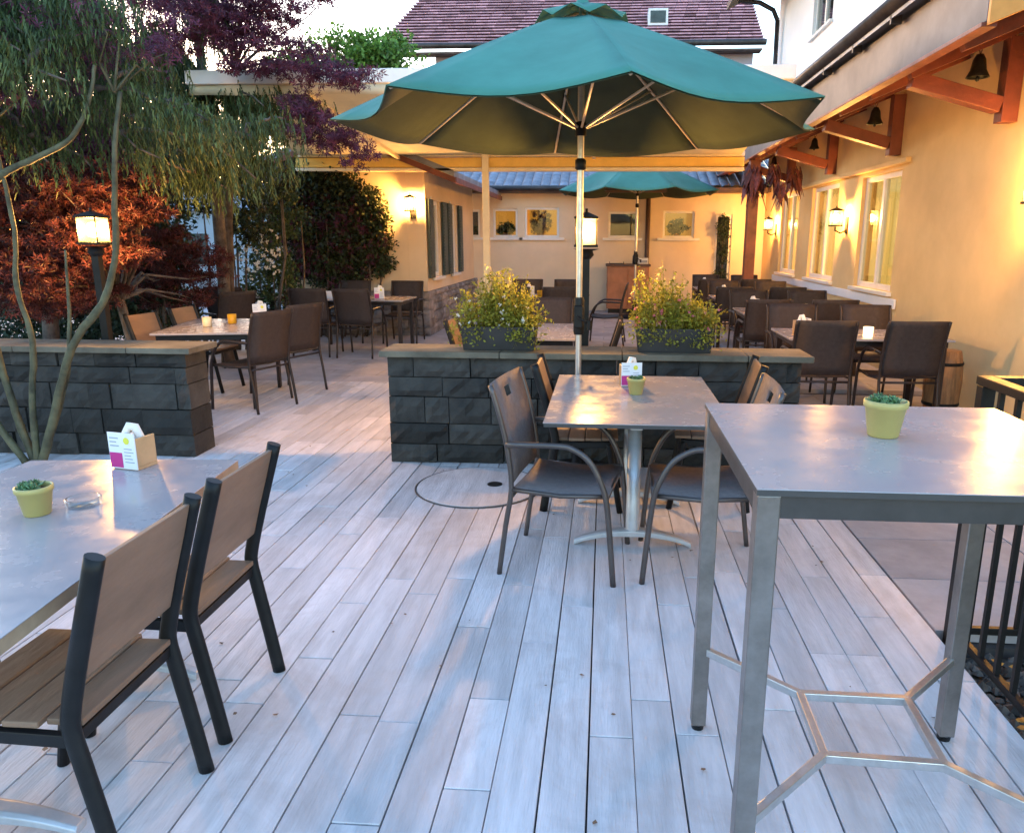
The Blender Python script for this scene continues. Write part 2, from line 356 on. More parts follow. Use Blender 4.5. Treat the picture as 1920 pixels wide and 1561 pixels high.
# ------------------------------------------------------------------ right house
rh = thing('main_house', 'long yellow-cream house on the right with deep eaves and a white upper storey', 'house')
XW = 3.5
OPS = [(9.55, 10.95, .97, 2.42), (12.0, 13.5, .97, 2.45), (14.35, 15.75, .97, 2.47)]
b = MB(); wall_with_openings(b, 'x', XW, XW+.34, 1.0, 17.35, -.2, 3.62, OPS)
b.build('ground_floor_wall', 'plaster', rh)
for i, o in enumerate(OPS): window_x(rh, XW, *o, side=-1, mull=1)
MB().box(XW-.07, 9.3, 2.47, XW-.002, 16.1, 2.53).build('window_ledge', 'plaster', rh, bevel=.01)
MB().box(XW-.03, 9.3, .78, XW-.002, 16.1, .90).build('sill_band', 'white_wall', rh, bevel=.01)
# upper storey
XU = 3.72
b = MB(); UO = [(14.0, 15.3, 5.2, 6.9), (10.4, 11.8, 5.35, 6.9), (7.2, 8.4, 5.35, 6.9)]
wall_with_openings(b, 'x', XU, XU+.3, 5.6, 18.3, 3.75, 7.6, UO); b.build('upper_wall', 'white_wall', rh)
MB().box(XU+.302, 18.0, 3.75, 9, 18.3, 7.6).build('upper_end_wall', 'white_wall', rh)
for o in UO: window_x(rh, XU, *o, side=-1, mull=1, curtain=False)
# eaves: roof slab, soffit, fascia, gutter
def slopebox(b, x0, z0, x1, z1, y0, y1, th):
    b.add([(x0, y0, z0), (x1, y0, z1), (x1, y1, z1), (x0, y1, z0), (x0, y0, z0+th), (x1, y0, z1+th), (x1, y1, z1+th), (x0, y1, z0+th)],
          [(0, 1, 2, 3), (7, 6, 5, 4), (0, 4, 5, 1), (1, 5, 6, 2), (2, 6, 7, 3), (3, 7, 4, 0)])
Y0E, Y1E = 5.55, 18.6
b = MB(); slopebox(b, 2.52, 3.02, XW-.002, 3.42, Y0E+.05, Y1E, .05); b.build('soffit', 'red_timber', rh)
b = MB(); slopebox(b, 2.36, 3.40, XU-.003, 3.92, Y0E, Y1E, .07); b.build('roof', 'slate', rh)
b = MB(); b.box(2.47, Y0E, 2.99, 2.51, Y1E, 3.395); b.build('fascia', 'fascia', rh, bevel=.004)
b = MB(); b.box(2.44, Y0E, 2.955, 2.54, Y1E, 2.985); b.build('eaves_trim', 'red_timber', rh, bevel=.004)
b = MB(); pr = []
for k in range(11):
    a = math.pi+math.pi*k/10; pr.append((2.37+.085*math.cos(a), 3.52+.085*math.sin(a)))
vs = []; fs = []
for yy in (Y0E-.02, Y1E):
    for (px_, pz_) in pr: vs.append((px_, yy, pz_))
fs = [(i, i+1, 11+i+1, 11+i) for i in range(10)]; b.add(vs, fs, True)
b.build('gutter', 'gutter', rh, solid=.008)
for k in range(14):
    yy = Y0E+.5+k*1.0; MB().box(2.36, yy, 3.36, 2.45, yy+.03, 3.43).build('gutter_bracket', 'gutter', rh)
# gable return board that faces the camera at the near end of the eaves
b = MB(); b.add([(2.47, Y0E-.04, 2.96), (4.2, Y0E-.04, 3.66), (4.2, Y0E-.04, 4.18), (2.47, Y0E-.04, 3.50), (2.47, Y0E-.004, 2.96), (4.2, Y0E-.004, 3.66), (4.2, Y0E-.004, 4.18), (2.47, Y0E-.004, 3.50)],
              [(3, 2, 1, 0), (4, 5, 6, 7), (0, 1, 5, 4), (1, 2, 6, 5), (2, 3, 7, 6), (3, 0, 4, 7)]); b.build('verge_board', 'verge', rh, bevel=.004)
for k in range(13):
    yy = 6.1+k*.98; MB().beam((2.56, yy, 2.975), (3.45, yy, 3.34), .09, .1).build('rafter', 'red_timber', rh, bevel=.004)
for yb in (7.12, 9.72, 12.3, 14.9):
    br = MB()
    br.box(XW-.14, yb-.07, 2.58, XW-.002, yb+.07, 3.26)
    bk = br.build('bracket', 'red_timber', rh, bevel=.006)
    MB().beam((XW-.145, yb, 2.72), (2.60, yb, 2.93), .13, .13).build('brace', 'red_timber', bk, bevel=.006)
MB().box(2.50, 13.92, 0, 2.68, 14.10, 2.95).build('post', 'red_timber', rh, bevel=.008)
# downpipe and far eave of the upper storey
MB().tube([(3.6, 17.9, 6.2), (3.62, 17.9, 4.2)], .05, 10).tube([(2.75, 17.9, 6.6), (3.2, 17.9, 6.55), (3.5, 17.9, 6.4), (3.6, 17.9, 6.2)], .05, 10).build('downpipe', 'gutter', rh)
b = MB(); slopebox(b, 2.62, 6.62, 4.4, 7.5, 5.0, 18.7, .14); b.build('upper_roof', 'dark_timber', rh)
# ------------------------------------------------------------------ back building
bh = thing('rear_building', 'low cream rear building with blue-grey tiled roof and a row of square windows', 'building')
YB = 17.38
BW = [(-3.19, -2.86, 1.63, 2.24), (-2.56, -2.0, 1.63, 2.26), (-1.84, -1.06, 1.63, 2.29), (.05, .70, 1.63, 2.2), (1.27, 1.97, 1.63, 2.22), (2.44, 2.80, .25, 2.14)]
b = MB(); wall_with_openings(b, 'y', YB, YB+.3, -3.6, 4.6, -.2, 2.78, BW); b.build('wall', 'plaster2', bh)
def window_y(parent, yf, x0, x1, z0, z1, back, plant=None, sill=True):
    f = MB(); w = .05; ya, yb = yf+.05, yf+.10
    f.box(x0, ya, z0, x0+w, yb, z1); f.box(x1-w, ya, z0, x1, yb, z1); f.box(x0+w, ya, z0, x1-w, yb, z0+w); f.box(x0+w, ya, z1-w, x1-w, yb, z1)
    wn = f.build('window', 'white', parent, bevel=.004)
    MB().box(x0+w, yf+.07, z0+w, x1-w, yf+.078, z1-w).build('pane', 'pane', wn)
    if sill: MB().box(x0-.12, yf-.07, z0-.06, x1+.12, yf+.10, z0-.002).build('sill', 'white', wn, bevel=.004)
    MB().box(x0-.2, yf+.75, z0-.2, x1+.2, yf+.80, z1+.2).build('room_back', back, wn)
    return wn
backs = ['roomdark', 'lit_room', 'lit_room', 'roomdark', 'lit_room', 'roomdark']
for i, o in enumerate(BW): window_y(bh, YB, *o, backs[i], sill=i < 5)
b = MB()
for i in range(26):
    z = 2.66+(i)*.07; yy = YB-.5+i*.2
rows = 14
for r_ in range(rows):
    for c_ in range(42):
        x0 = -3.9+c_*.205; ya = YB-.55+r_*.28; za = 2.69+r_*.10
        N = 5; vs = []
        for j in range(N+1):
            a = math.pi*j/N; xx = x0+.1+.098*math.cos(a); zz = .042*math.sin(a)
            vs += [(xx, ya, za+zz), (xx, ya+.3, za+.10+zz)]
        b.add(vs, [(2*j, 2*j+2, 2*j+3, 2*j+1) for j in range(N)], True)
b.build('roof', 'slate', bh)
MB().box(-3.9, YB-.53, 2.585, 4.6, YB+3.4, 2.60).box(-3.9, YB-.53, 2.602, 4.6, YB-.50, 2.68).build('eaves_board', 'dark_timber', bh)
MB().tube([(-3.9, YB-.60, 2.665), (2.3, YB-.60, 2.665)], .055, 10).build('gutter', 'gutter', bh)
MB().tube([(.93, YB-.08, 2.6), (.93, YB-.08, 0)], .05, 10).build('downpipe', 'dark_timber', bh)
ch = MB(); ch.box(-2.25, YB+2.2, 3.3, -1.95, YB+2.5, 4.05); ch.build('chimney', 'chimney', bh, bevel=.01)
# ------------------------------------------------------------------ left house
lh = thing('corner_house', 'small cream gabled house on a grey stone plinth with tall dark shuttered windows', 'house')
XL, YL = -2.92, 12.35
SO = [(12.75, 13.45, .95, 2.22), (14.3, 14.95, .95, 2.22)]
b = MB(); wall_with_openings(b, 'x', XL-.3, XL, YL+.302, 16.8, .74, 2.735, SO)
b.box(XL-.3, YL, .74, XL, YL+.30, 2.62)
b.box(-5.35, YL, .74, XL-.302, YL+.3, 2.62)
b.add([(-5.35, YL+.02, 2.621), (XL, YL+.02, 2.621), (-4.1, YL+.02, 3.1), (-5.35, YL+.25, 2.621), (XL, YL+.25, 2.621), (-4.1, YL+.25, 3.1)], [(0, 1, 2), (5, 4, 3), (0, 3, 4, 1), (1, 4, 5, 2), (2, 5, 3, 0)])
b.box(-5.35, 16.5, .74, XL-.302, 16.8, 2.62); b.box(-5.35, YL+.302, .74, -5.05, 16.498, 2.62)
b.build('wall', 'plaster2', lh)
for o in SO:
    wn = window_x(lh, XL, *o, side=1, mull=0, curtain=False)
    y0, y1, z0, z1 = o
    for ys in (y0-.02, y1+.02-.0):
        s_ = MB(); ya, yb = (y0-.36, y0-.02) if ys < (y0+y1)/2 else (y1+.02, y1+.36)
        s_.box(XL+.02, ya, z0, XL+.05, yb, z1)
        for q in range(22): zq = z0+.05+q*(z1-z0-.1)/22; s_.box(XL+.051, ya+.04, zq, XL+.06, yb-.04, zq+.035)
        s_.build('shutter', 'shutter', wn)
    fr = MB(); fr.box(XL+.003, y0-.05, z0-.05, XL+.018, y0-.002, z1+.05); fr.build('trim', 'white', wn)
def stone_courses(b, x0, x1, y0, y1, z0, z1, ch, seed, wmin=.22, wmax=.5, amp=.012, mort=.006, faces='f'):
    """courses of rough blocks filling a box wall, each block its own island with a hewn face"""
    rr = random.Random(seed); z = z0
    n = max(1, round((z1-z0)/ch)); hs = [rr.uniform(.62, 1.4) for _ in range(n)]; tot = sum(hs); acc = 0
    for c in range(n):
        x = x0; za = z0+acc/tot*(z1-z0)+mort/2; acc += hs[c]; zb = z0+acc/tot*(z1-z0)-mort/2
        while x < x1-.01:
            w = rr.uniform(wmin, wmax); xe = x+w
            if xe > x1-wmin*.6: xe = x1
            xa, xb = x+mort/2, xe-mort/2
            d = rr.uniform(-amp, amp*.6)
            nx, nz = max(3, int((xb-xa)/.05)), max(3, int((zb-za)/.05)); vs = []; fs = []
            for i in range(nx+1):
                for j in range(nz+1):
                    u, v_ = i/nx, j/nz; e = min(u, 1-u, v_, 1-v_)
                    k = 0 if e > .001 else 1
                    vs.append((xa+(xb-xa)*u, y0+d+(.018 if k else rr.uniform(-amp, amp)+.012*math.sin(u*5+c*2+x*3)*math.cos(v_*4+x*5)), za+(zb-za)*v_))
            for i in range(nx):
                for j in range(nz):
                    a = i*(nz+1)+j; fs.append((a, a+nz+1, a+nz+2, a+1))
            o = len(vs); vs += [(xa, y1, za), (xa, y1, zb), (xb, y1, zb), (xb, y1, za)]
            c00, c01, c11, c10 = 0, nz, nx*(nz+1)+nz, nx*(nz+1)
            fs += [(c00, c01, o+1, o), tuple([o+1]+[i*(nz+1)+nz for i in range(nx+1)]+[o+2]), tuple([o+2]+[nx*(nz+1)+j for j in range(nz, -1, -1)]+[o+3]), tuple([o+3]+[i*(nz+1) for i in range(nx, -1, -1)]+[o]), (o, o+1, o+2, o+3)]
            fs[-5] = tuple([o]+[j for j in range(nz+1)]+[o+1])
            b.add(vs, fs, False); x = xe
b = MB(); stone_courses(b, -5.35, XL+.02, YL-.03, YL+.3, 0, .735, .15, 5); 
b2 = MB(); stone_courses(b2, YL+.0, 16.8, 0, .3, 0, .735, .15, 6)
b2.v = [(XL+.03-v[1], v[0]+.301-.0, v[2]) for v in b2.v]
b.add(b2.v, b2.f); b.build('plinth', 'stone_light', lh)
b = MB(); slopebox(b, -2.35, 2.52, -4.1, 3.2, YL-.45, 17.2, .09); slopebox(b, -4.1, 3.2, -5.85, 2.52, YL-.45, 17.2, .09); b.build('roof', 'slate', lh)
b = MB(); slopebox(b, -2.33, 2.42, -4.1, 3.105, YL-.47, YL-.43, .09); slopebox(b, -4.1, 3.105, -5.87, 2.42, YL-.47, YL-.43, .09); b.box(-2.36, YL-.42, 2.43, -2.32, 17.2, 2.515); b.build('verge_board', 'red_timber', lh)
# ------------------------------------------------------------------ big house far behind
fh = thing('far_house', 'large mauve house beyond the awning under a broad red tiled roof', 'house')
MB().box(-6.2, 28.6, 0, 5.0, 29, 7.95).build('wall', 'mauve', fh)
b = MB()
for r_ in range(46):
    ya = 28+r_*.22; za = 8.12+r_*.155; lim = -8.22+r_*.047
    xx = lim
    while xx < 5.3:
        w = .42; b.box(xx, ya, za, min(xx+w-.01, 5.3), ya+.25, za+.035+rnd.uniform(0, .012)); xx += w
b.build('roof', 'redtile', fh)
b = MB(); b.add([(-8.25, 28.05, 8.05), (5.3, 28.05, 8.05), (5.3, 38, 15.0), (-6.1, 38, 15.0)], [(0, 1, 2, 3)]); b.build('roof_deck', 'dark_timber', fh)
MB().tube([(-8.35, 27.93, 8.13), (5.3, 27.93, 8.13)], .10, 10).build('gutter', 'gutter', fh)
MB().box(-7.5, 28.04, 7.9, 5.2, 28.58, 7.96).build('soffit', 'dark_timber', fh)
rw = MB(); rw.box(1.35, 29.15, 9.0, 2.05, 29.9, 9.55); dw = rw.build('roof_window', 'white', fh, bevel=.01)
MB().box(1.43, 29.13, 9.08, 1.97, 29.145, 9.47).build('pane', 'shutter', dw)
# pale building in the gap between the trees
gh = thing('pale_outbuilding', 'pale blue-white boarded outbuilding glimpsed between the tree trunk and the dark hedge', 'outbuilding', (-10.2, 20, 0))
MB().box(-2.2, 0, -.3, 1.6, 2.5, 2.3).build('wall', 'paleshed', gh)
b = MB(); b.add([(-2.4, -.2, 2.302), (1.8, -.2, 2.302), (1.8, 2.7, 2.302), (-2.4, 2.7, 2.302), (-2.4, 1.25, 3.1), (1.8, 1.25, 3.1)], [(3, 2, 1, 0), (0, 1, 5, 4), (2, 3, 4, 5), (0, 4, 3), (1, 2, 5)]); b.build('roof', 'slate', gh)
MB().box(-1.4, -.03, .9, -.5, -.002, 1.7).build('window', 'shutter', gh)
# ------------------------------------------------------------------ awning
aw = thing('awning', 'wide cream awning on a slim post spanning the terrace behind the green parasol', 'awning')
b = MB(); N = 16; vs = []
for i in range(N+1):
    for j in range(9):
        u, v_ = i/N, j/8; x = (-4.25+6.05*u)*(1-v_)+(-4.75+6.75*u)*v_; y = 8.02+v_*3.9
        z = 3.16-.33*v_-.035*math.sin(math.pi*v_)*(1+.3*math.sin(u*19))
        vs.append((x, y, z))
b.add(vs, [(i*9+j, (i+1)*9+j, (i+1)*9+j+1, i*9+j+1) for i in range(N) for j in range(8)], True); b.build('canopy', 'awning', aw, solid=.004)
MB().box(-4.3, 7.90, 3.10, 1.80, 8.015, 3.235).build('front_rail', 'white', aw, bevel=.01)
b = MB(); vs = []
for i in range(61):
    xx = -4.28+6.06*i/60; vs += [(xx, 7.93+.012*math.sin(i*.9), 3.095), (xx, 7.93+.02*math.sin(i*.9), 3.0+.008*math.sin(i*.9))]
b.add(vs, [(2*i, 2*i+2, 2*i+3, 2*i+1) for i in range(60)], True); b.build('valance', 'awning', aw, solid=.003)
MB().box(-4.85, 11.93, 2.66, 2.05, 12.03, 2.80).build('rear_beam', 'beam', aw, bevel=.008)
MB().box(-4.85, 11.90, 2.81, 2.05, 12.06, 2.88).build('cassette', 'cream_metal', aw, bevel=.008)
MB().box(-4.85, 11.90, 2.60, 2.05, 12.06, 2.65).build('lower_rail', 'cream_metal', aw, bevel=.008)
MB().box(-1.90, 11.80, 0, -1.80, 11.89, 2.86).build('post', 'cream_metal', aw, bevel=.008)
for xx in (-3.2, -.2): MB().beam((xx, 8.02, 3.10), (xx, 11.9, 2.79), .05, .05).build('arm', 'cream_metal', aw)
# ------------------------------------------------------------------ stone garden walls
def garden_wall(name, label, x0, x1, y0, y1, h, seed, cx0, cx1):
    t = thing(name, label, 'wall', ((x0+x1)/2, (y0+y1)/2, 0)); ox, oy = (x0+x1)/2, (y0+y1)/2
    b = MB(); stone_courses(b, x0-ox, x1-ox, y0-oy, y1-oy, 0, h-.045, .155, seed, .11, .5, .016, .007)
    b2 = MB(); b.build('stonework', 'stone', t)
    c = MB(); x = cx0
    while x < cx1-.02:
        xe = min(cx1, x+.85)
        if cx1-xe < .3: xe = cx1
        c.box(x+.002-ox, y0-.05-oy, h-.043, xe-.002-ox, y1+.05-oy, h); x = xe
    c.build('coping', 'cap', t, bevel=.006)
    return t
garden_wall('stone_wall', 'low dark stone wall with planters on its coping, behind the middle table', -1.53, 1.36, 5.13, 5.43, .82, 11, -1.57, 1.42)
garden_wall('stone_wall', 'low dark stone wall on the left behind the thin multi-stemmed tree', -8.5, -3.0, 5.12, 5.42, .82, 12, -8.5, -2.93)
# ------------------------------------------------------------------ lanterns
def lantern_cage(t, z, s=.10, h=.22, power=1.0, y=0):
    b = MB()
    b.box(-s-.012, y-s-.012, z-.012, s+.012, y+s+.012, z+.006)
    for a in (-1, 1):
        for c in (-1, 1): b.box(a*s-.004, y+c*s-.004, z+.006, a*s+.004, y+c*s+.004, z+h)
    b.box(-s-.012, y-s-.012, z+h, s+.012, y+s+.012, z+h+.014)
    q = s+.012; b.add([(-q, y-q, z+h+.015), (q, y-q, z+h+.015), (q, y+q, z+h+.015), (-q, y+q, z+h+.015), (0, y, z+h+.055)], [(3, 2, 1, 0), (0, 1, 4), (1, 2, 4), (2, 3, 4), (3, 0, 4)])
    b.tube([(0, y, z+h+.045), (0, y, z+h+.075)], .010, 8)
    b.build('frame', 'black', t)
    g = s-.002
    MB().box(-g, y-g, z+.012, g, y+g, z+h-.004).build('glass', 'lantern_glow', t)
    MB().lathe([(.001, z+h*.22), (.5*s, z+h*.26), (.72*s, z+h*.45), (.66*s, z+h*.65), (.35*s, z+h*.8), (.001, z+h*.84)], (0, y, 0), 14).build('bulb', 'bulb', t)
    L = bpy.data.lights.new('lantern_light', 'POINT'); L.energy = 30*LAMP*power; L.color = (1, .47, .11); L.shadow_soft_size = .04
    o = bpy.data.objects.new('lantern_light', L); COL.objects.link(o); o.parent = t; o.location = (0, y, z+h*.55)
    return t
def post_lantern(label, loc, power=1.0):
    t = thing('garden_lantern', label, 'lantern', loc, 0, 'post lanterns behind the stone walls')
    MB().box(-.028, -.028, 0, .028, .028, 1.50).box(-.08, -.08, 0, .08, .08, .02).lathe([(.035, 1.44), (.06, 1.47), (.05, 1.50), (.1, 1.515)], n=12).build('post', 'black', t)
    lantern_cage(t, 1.54, .076, .19, power)
    return t
post_lantern('square lantern on a dark post directly behind the parasol pole', (-.145, 5.72, 0))
post_lantern('square lantern on a dark post glowing among the red maple leaves', (-3.97, 5.72, 0))
def wall_lantern(label, loc, rz, power=1.0):
    t = thing('wall_lantern', label, 'lantern', loc, rz, 'lanterns fixed to the house walls')
    MB().box(-.05, -.02, -.12, .05, -.001, .12).tube([(0, -.02, -.07), (0, -.09, -.11), (0, -.17, -.07), (0, -.17, -.02)], .012, 8).build('bracket', 'black', t)
    lantern_cage(t, 0, .07, .2, power, y=-.17)
    return t
wall_lantern('lit wall lantern beside the shuttered window of the small gabled house', (-3.12, YL-.002, 2.02), 0, .8)
wall_lantern('lit wall lantern between the nearest and the middle tall window', (XW-.002, 11.45, 1.80), -90, .9)
wall_lantern('lit wall lantern farthest along the yellow wall past the middle tall window', (XW-.002, 16.1, 1.80), -90, .9)
wall_lantern('lit wall lantern nearest the viewer on the bare yellow wall', (XW-.002, 6.25, 1.88), -90, .9)
# ------------------------------------------------------------------ parasols
def parasol(label, loc, rz):
    t = thing('parasol', label, 'parasol', loc, rz)
    RR, ZR, ZA = 1.50, 2.27, 2.91
    b = MB(); NS, NT = 12, 10; vs = []
    for k in range(8):
        a0, a1 = R(10+45*k), R(55+45*k)
        for i in range(NS+1):
            s_ = .17+.83*i/NS
            for j in range(NT+1):
                q = j/NT; p0 = V((math.cos(a0), math.sin(a0), 0)); p1 = V((math.cos(a1), math.sin(a1), 0))
                p = (p0*(1-q)+p1*q)*RR*s_; w = math.sin(math.pi*q)
                p = p*(1-.06*w*s_**3)
                z = ZA+(ZR-ZA)*(s_**1.08) - .055*w*s_**1.4
                vs.append((p.x, p.y, z))
    st = (NS+1)*(NT+1)
    fs = [(k*st+i*(NT+1)+j, k*st+(i+1)*(NT+1)+j, k*st+(i+1)*(NT+1)+j+1, k*st+i*(NT+1)+j+1) for k in range(8) for i in range(NS) for j in range(NT)]
    b.add(vs, fs, True); cp = b.build('canopy', 'umb', t, solid=.002)
    bl = MB(); bl.add([(v[0]*.997, v[1]*.997, v[2]-.007) for v in b.v], b.f, True); bl.build('underside_shade', 'underside_shade', cp, solid=.001)  # added dark copy of the canopy, its colour stands in for underside shade
    b = MB(); vs = []
    for k in range(8):
        a = R(10+45*k); a2 = R(32.5+45*k)
        for r_, z in ((.02, ZA+.035), (.285, ZA-.088)): vs.append((r_*math.cos(a), r_*math.sin(a), z))
        for r_, z in ((.02, ZA+.035), (.265, ZA-.035)): vs.append((r_*math.cos(a2), r_*math.sin(a2), z))
    fs = []
    for k in range(16): i, j = 2*k, 2*((k+1) % 16); fs.append((i, i+1, j+1, j))
    b.add(vs, fs, True); b.build('vent_cap', 'umb', t, solid=.002)
    MB().lathe([(.07, ZA+.005), (.038, ZA+.04), (.018, ZA+.08), (.010, ZA+.13), (.001, ZA+.14)], n=16).build('finial', 'umb', t)
    MB().lathe([(.021, .05), (.021, ZA+.01)], n=20).build('pole', 'alu', t)
    MB().lathe([(.034, 2.20), (.034, 2.28), (.021, 2.285)], n=16).build('hub', 'black', t); MB().lathe([(.022, 2.0), (.034, 2.01), (.034, 2.06), (.022, 2.07)], n=16).build('collar', 'black', t); MB().lathe([(.022, 2.74), (.03, 2.74), (.03, 2.80), (.022, 2.80)], n=16).build('collar', 'black', t)
    cb = MB(); cb.lathe([(.03, .98), (.035, 1.0), (.035, 1.2), (.03, 1.22)], n=16); cb.box(-.028, -.075, 1.03, .028, -.02, 1.17); k_ = cb.build('crank_box', 'black', t, bevel=.006)
    MB().tube([(0, -.075, 1.10), (0, -.10, 1.10), (.07, -.10, 1.06)], .008, 8).lathe([(.012, 1.02), (.014, 1.05), (.014, 1.08)], (.07, -.10, 0), 10).build('crank_handle', 'black', k_)
    for k in range(8):
        a = R(10+45*k); c, s_ = math.cos(a), math.sin(a)
        p = lambda f: (RR*f*c, RR*f*s_, ZA+(ZR-ZA)*(f**1.08)-.016)
        rb = MB().tube([p(.03), p(.3), p(.62), p(.985)], .009, 8).build('rib', 'rib', t)
        MB().tube([(.035*c, .035*s_, 2.25), (RR*.52*c, RR*.52*s_, ZA+(ZR-ZA)*(.52**1.08)-.028)], .008, 8).build('strut', 'rib', rb)
    MB().lathe([(.0, .0), (.26, .0), (.26, .05), (.22, .07), (.04, .08), (.04, .34), (.022, .34)], n=32).build('base', 'black', t)
    return t
um = parasol('large teal parasol standing behind the middle table', (-.165, 4.87, .0), 0)
# ------------------------------------------------------------------ high table
ht = thing('high_table', 'tall square bar table with a thin grey top and a star-shaped metal footrest', 'bar table', (.735, 1.84, 0), 0)
ox, oy = .735, 1.84
MB().box(-.425, -.405, 1.0975, .425, .405, 1.10).build('tabletop', 'table', ht, bevel=.0015)
MB().box(-.4245, -.4045, 1.0855, .4245, .4045, 1.0972).build('edge_layer', 'table_dark', ht)
b = MB(); W2, D2 = .405, .385
b.box(-W2+.025, -D2-.01, 1.035, W2-.025, -D2+.012, 1.084); 
ap = b.build('apron', 'apron_metal', ht, bevel=.002)
MB().box(-W2+.025, D2-.012, 1.035, W2-.025, D2+.01, 1.084).build('apron', 'apron_metal', ht, bevel=.002)
for s_ in (-1, 1): MB().box(s_*W2-.012, -D2+.025, 1.035, s_*W2+.012, D2-.025, 1.084).build('apron', 'apron_metal', ht, bevel=.002)
for sx in (-1, 1):
    for sy in (-1, 1):
        b = MB(); cx, cy = sx*.398, sy*.375
        b.box(cx-.0235, cy-.0235, .02, cx+.0235, cy+.0235, 1.084); lg = b.build('leg', 'steel', ht, bevel=.003)
        MB().lathe([(.0, .0), (.02, .0), (.022, .019)], (cx, cy, 0), 12).build('glide', 'black', lg)
# footrest: four arms to a rectangle of bars
nodes = {'A': (.592-ox, 1.984-oy), 'B': (.894-ox, 1.979-oy), 'C': (.586-ox, 1.714-oy), 'D': (.880-ox, 1.700-oy)}
zf = .30
fr = MB()
for a, c in (('A', 'B'), ('C', 'D'), ('A', 'C'), ('B', 'D')):
    fr.beam((*nodes[a], zf-.012), (*nodes[c], zf-.012+.0004), .022, .024)
frs = fr.build('footrest', 'alu', ht, bevel=.002)
for a, (lx, ly) in (('A', (-.38, .36)), ('B', (.38, .36)), ('C', (-.38, -.36)), ('D', (.38, -.36))):
    MB().beam((*nodes[a], zf-.0115), (lx, ly, zf-.0115), .021, .0245).build('footrest_arm', 'alu', frs, bevel=.002)
# ------------------------------------------------------------------ pedestal tables
def foot_arc(b, cx, cy, L, w=.075):
    """arched cast foot bar along x through (cx, cy)"""
    N = 14; vs = []
    for i in range(N+1):
        u = -1+2*i/N; x = cx+u*L/2; top = .095-.068*abs(u)**2.0; th = .038-.014*abs(u); ww = w*(1-.35*abs(u))
        lo = max(.0, top-th-.0) if abs(u) < .93 else 0
        for (yy, zz) in ((-ww/2, lo), (ww/2, lo), (ww/2, top-.008), (ww/2*.6, top), (-ww/2*.6, top), (-ww/2, top-.008)): vs.append((x, cy+yy, zz))
    fs = [(i*6+j, i*6+(j+1) % 6, (i+1)*6+(j+1) % 6, (i+1)*6+j) for i in range(N) for j in range(6)]
    fs += [tuple(range(5, -1, -1)), tuple(N*6+j for j in range(6))]; b.add([(v[0], v[1], v[2]) for v in vs], fs, False)
def pedestal_table(name, label, loc, rz, wx, wy, h=.74, band='table_dark', footL=.62, colmat='grey_metal'):
    t = thing(name, label, 'table', loc, rz)
    MB().box(-wx/2, -wy/2, h-.0035, wx/2, wy/2, h).build('tabletop', 'table', t, bevel=.0015)
    MB().box(-wx/2+.003, -wy/2+.003, h-.040 if band == 'band' else h-.022, wx/2-.003, wy/2-.003, h-.0038).build('edge_band', band, t, bevel=.002)
    for s_ in (-1, 1):
        cy = s_*(wy/2-.33)
        b = MB(); b.lathe([(.036, .06), (.036, h-.06), (.036, h-.06)], (0, cy, 0), 16); b.box(-.03, cy-.14, h-.075, .03, cy+.14, h-.041)
        c = b.build('column', colmat, t)
        f_ = MB(); foot_arc(f_, 0, cy, footL); f_.build('foot', colmat, t, bevel=.003)
    return t
pedestal_table('dining_table', 'rectangular grey pedestal table between the centre stone wall and the bar table', (.17, 4.06, 0), 0, .90, 1.30)
pedestal_table('dining_table', 'tan-edged grey table beside the two nearest wood and steel chairs', (-1.745, 1.98, 0), 5.5, .80, 1.40, band='band')
# ------------------------------------------------------------------ wood and steel chair (faces +x, origin under its middle)
def wood_chair(label, loc, rz, group='wood and black steel chairs'):
    t = thing('wooden_chair', label, 'chair', loc, rz, group)
    hw = .205
    for s_ in (-1, 1):
        y = s_*hw
        MB().tube(curve([(-.222, y, 0), (-.198, y, .16), (-.165, y, .36), (-.154, y, .43), (-.158, y, .48), (-.190, y, .60), (-.232, y, .74), (-.276, y, .885)], 3), .024, 14, ry=.017, side=(1, 0, 0)).build('rear_leg', 'black', t)
        MB().tube([(.235, y, 0), (.20, y, .20), (.165, y, .40), (.158, y, .425)], .018, 12).build('front_leg', 'black', t)
        MB().beam((-.155, y, .408), (.175, y, .418), .022, .035).build('side_rail', 'black', t, bevel=.003)
    MB().beam((-.148, -hw+.012, .408), (-.148, hw-.012, .408), .03, .032).build('seat_frame', 'black', t, bevel=.003); MB().beam((.168, -hw+.012, .416), (.168, hw-.012, .416), .03, .03).build('seat_frame', 'black', t, bevel=.003)
    b = MB(); n = 4
    for i in range(n):
        xa = -.17+.39*i/n; xb = -.17+.39*(i+1)/n-.006; za = .434+.010*(i/n)
        b.box(xa, -hw+.016 if i < 1 else -hw-.004, za, xb, hw-.016 if i < 1 else hw+.004, za+.018)
    b.build('seat', 'chairwood', t, bevel=.004)
    b = MB(); vs = []; prof = [(-.176, .555), (-.206, .66), (-.240, .77), (-.268, .868)]
    for x_, z_ in prof:
        for off in (-.008, .008): vs += [(x_+off, -hw+.018, z_), (x_+off, hw-.018, z_)]
    fs = []
    for i in range(3):
        a = i*4; c = a+4; fs += [(a, a+1, c+1, c), (a+3, a+2, c+2, c+3), (a+2, a, c, c+2), (a+1, a+3, c+3, c+1)]
    fs += [(0, 2, 3, 1), (12, 13, 15, 14)]
    b.add(vs, fs); b.build('backrest', 'chairwood', t, bevel=.003)
    return t
wc = wood_chair('wood and black steel chair nearest the viewer at the left table', (-1.405, 1.69, 0), 180)
dup(wc, (-1.415, 2.235, 0), 180, 'wood and black steel chair second from the viewer at the left table')
dup(wc, (-2.44, 2.12, 0), 4, 'wood and black steel chair on the far side of the left table')
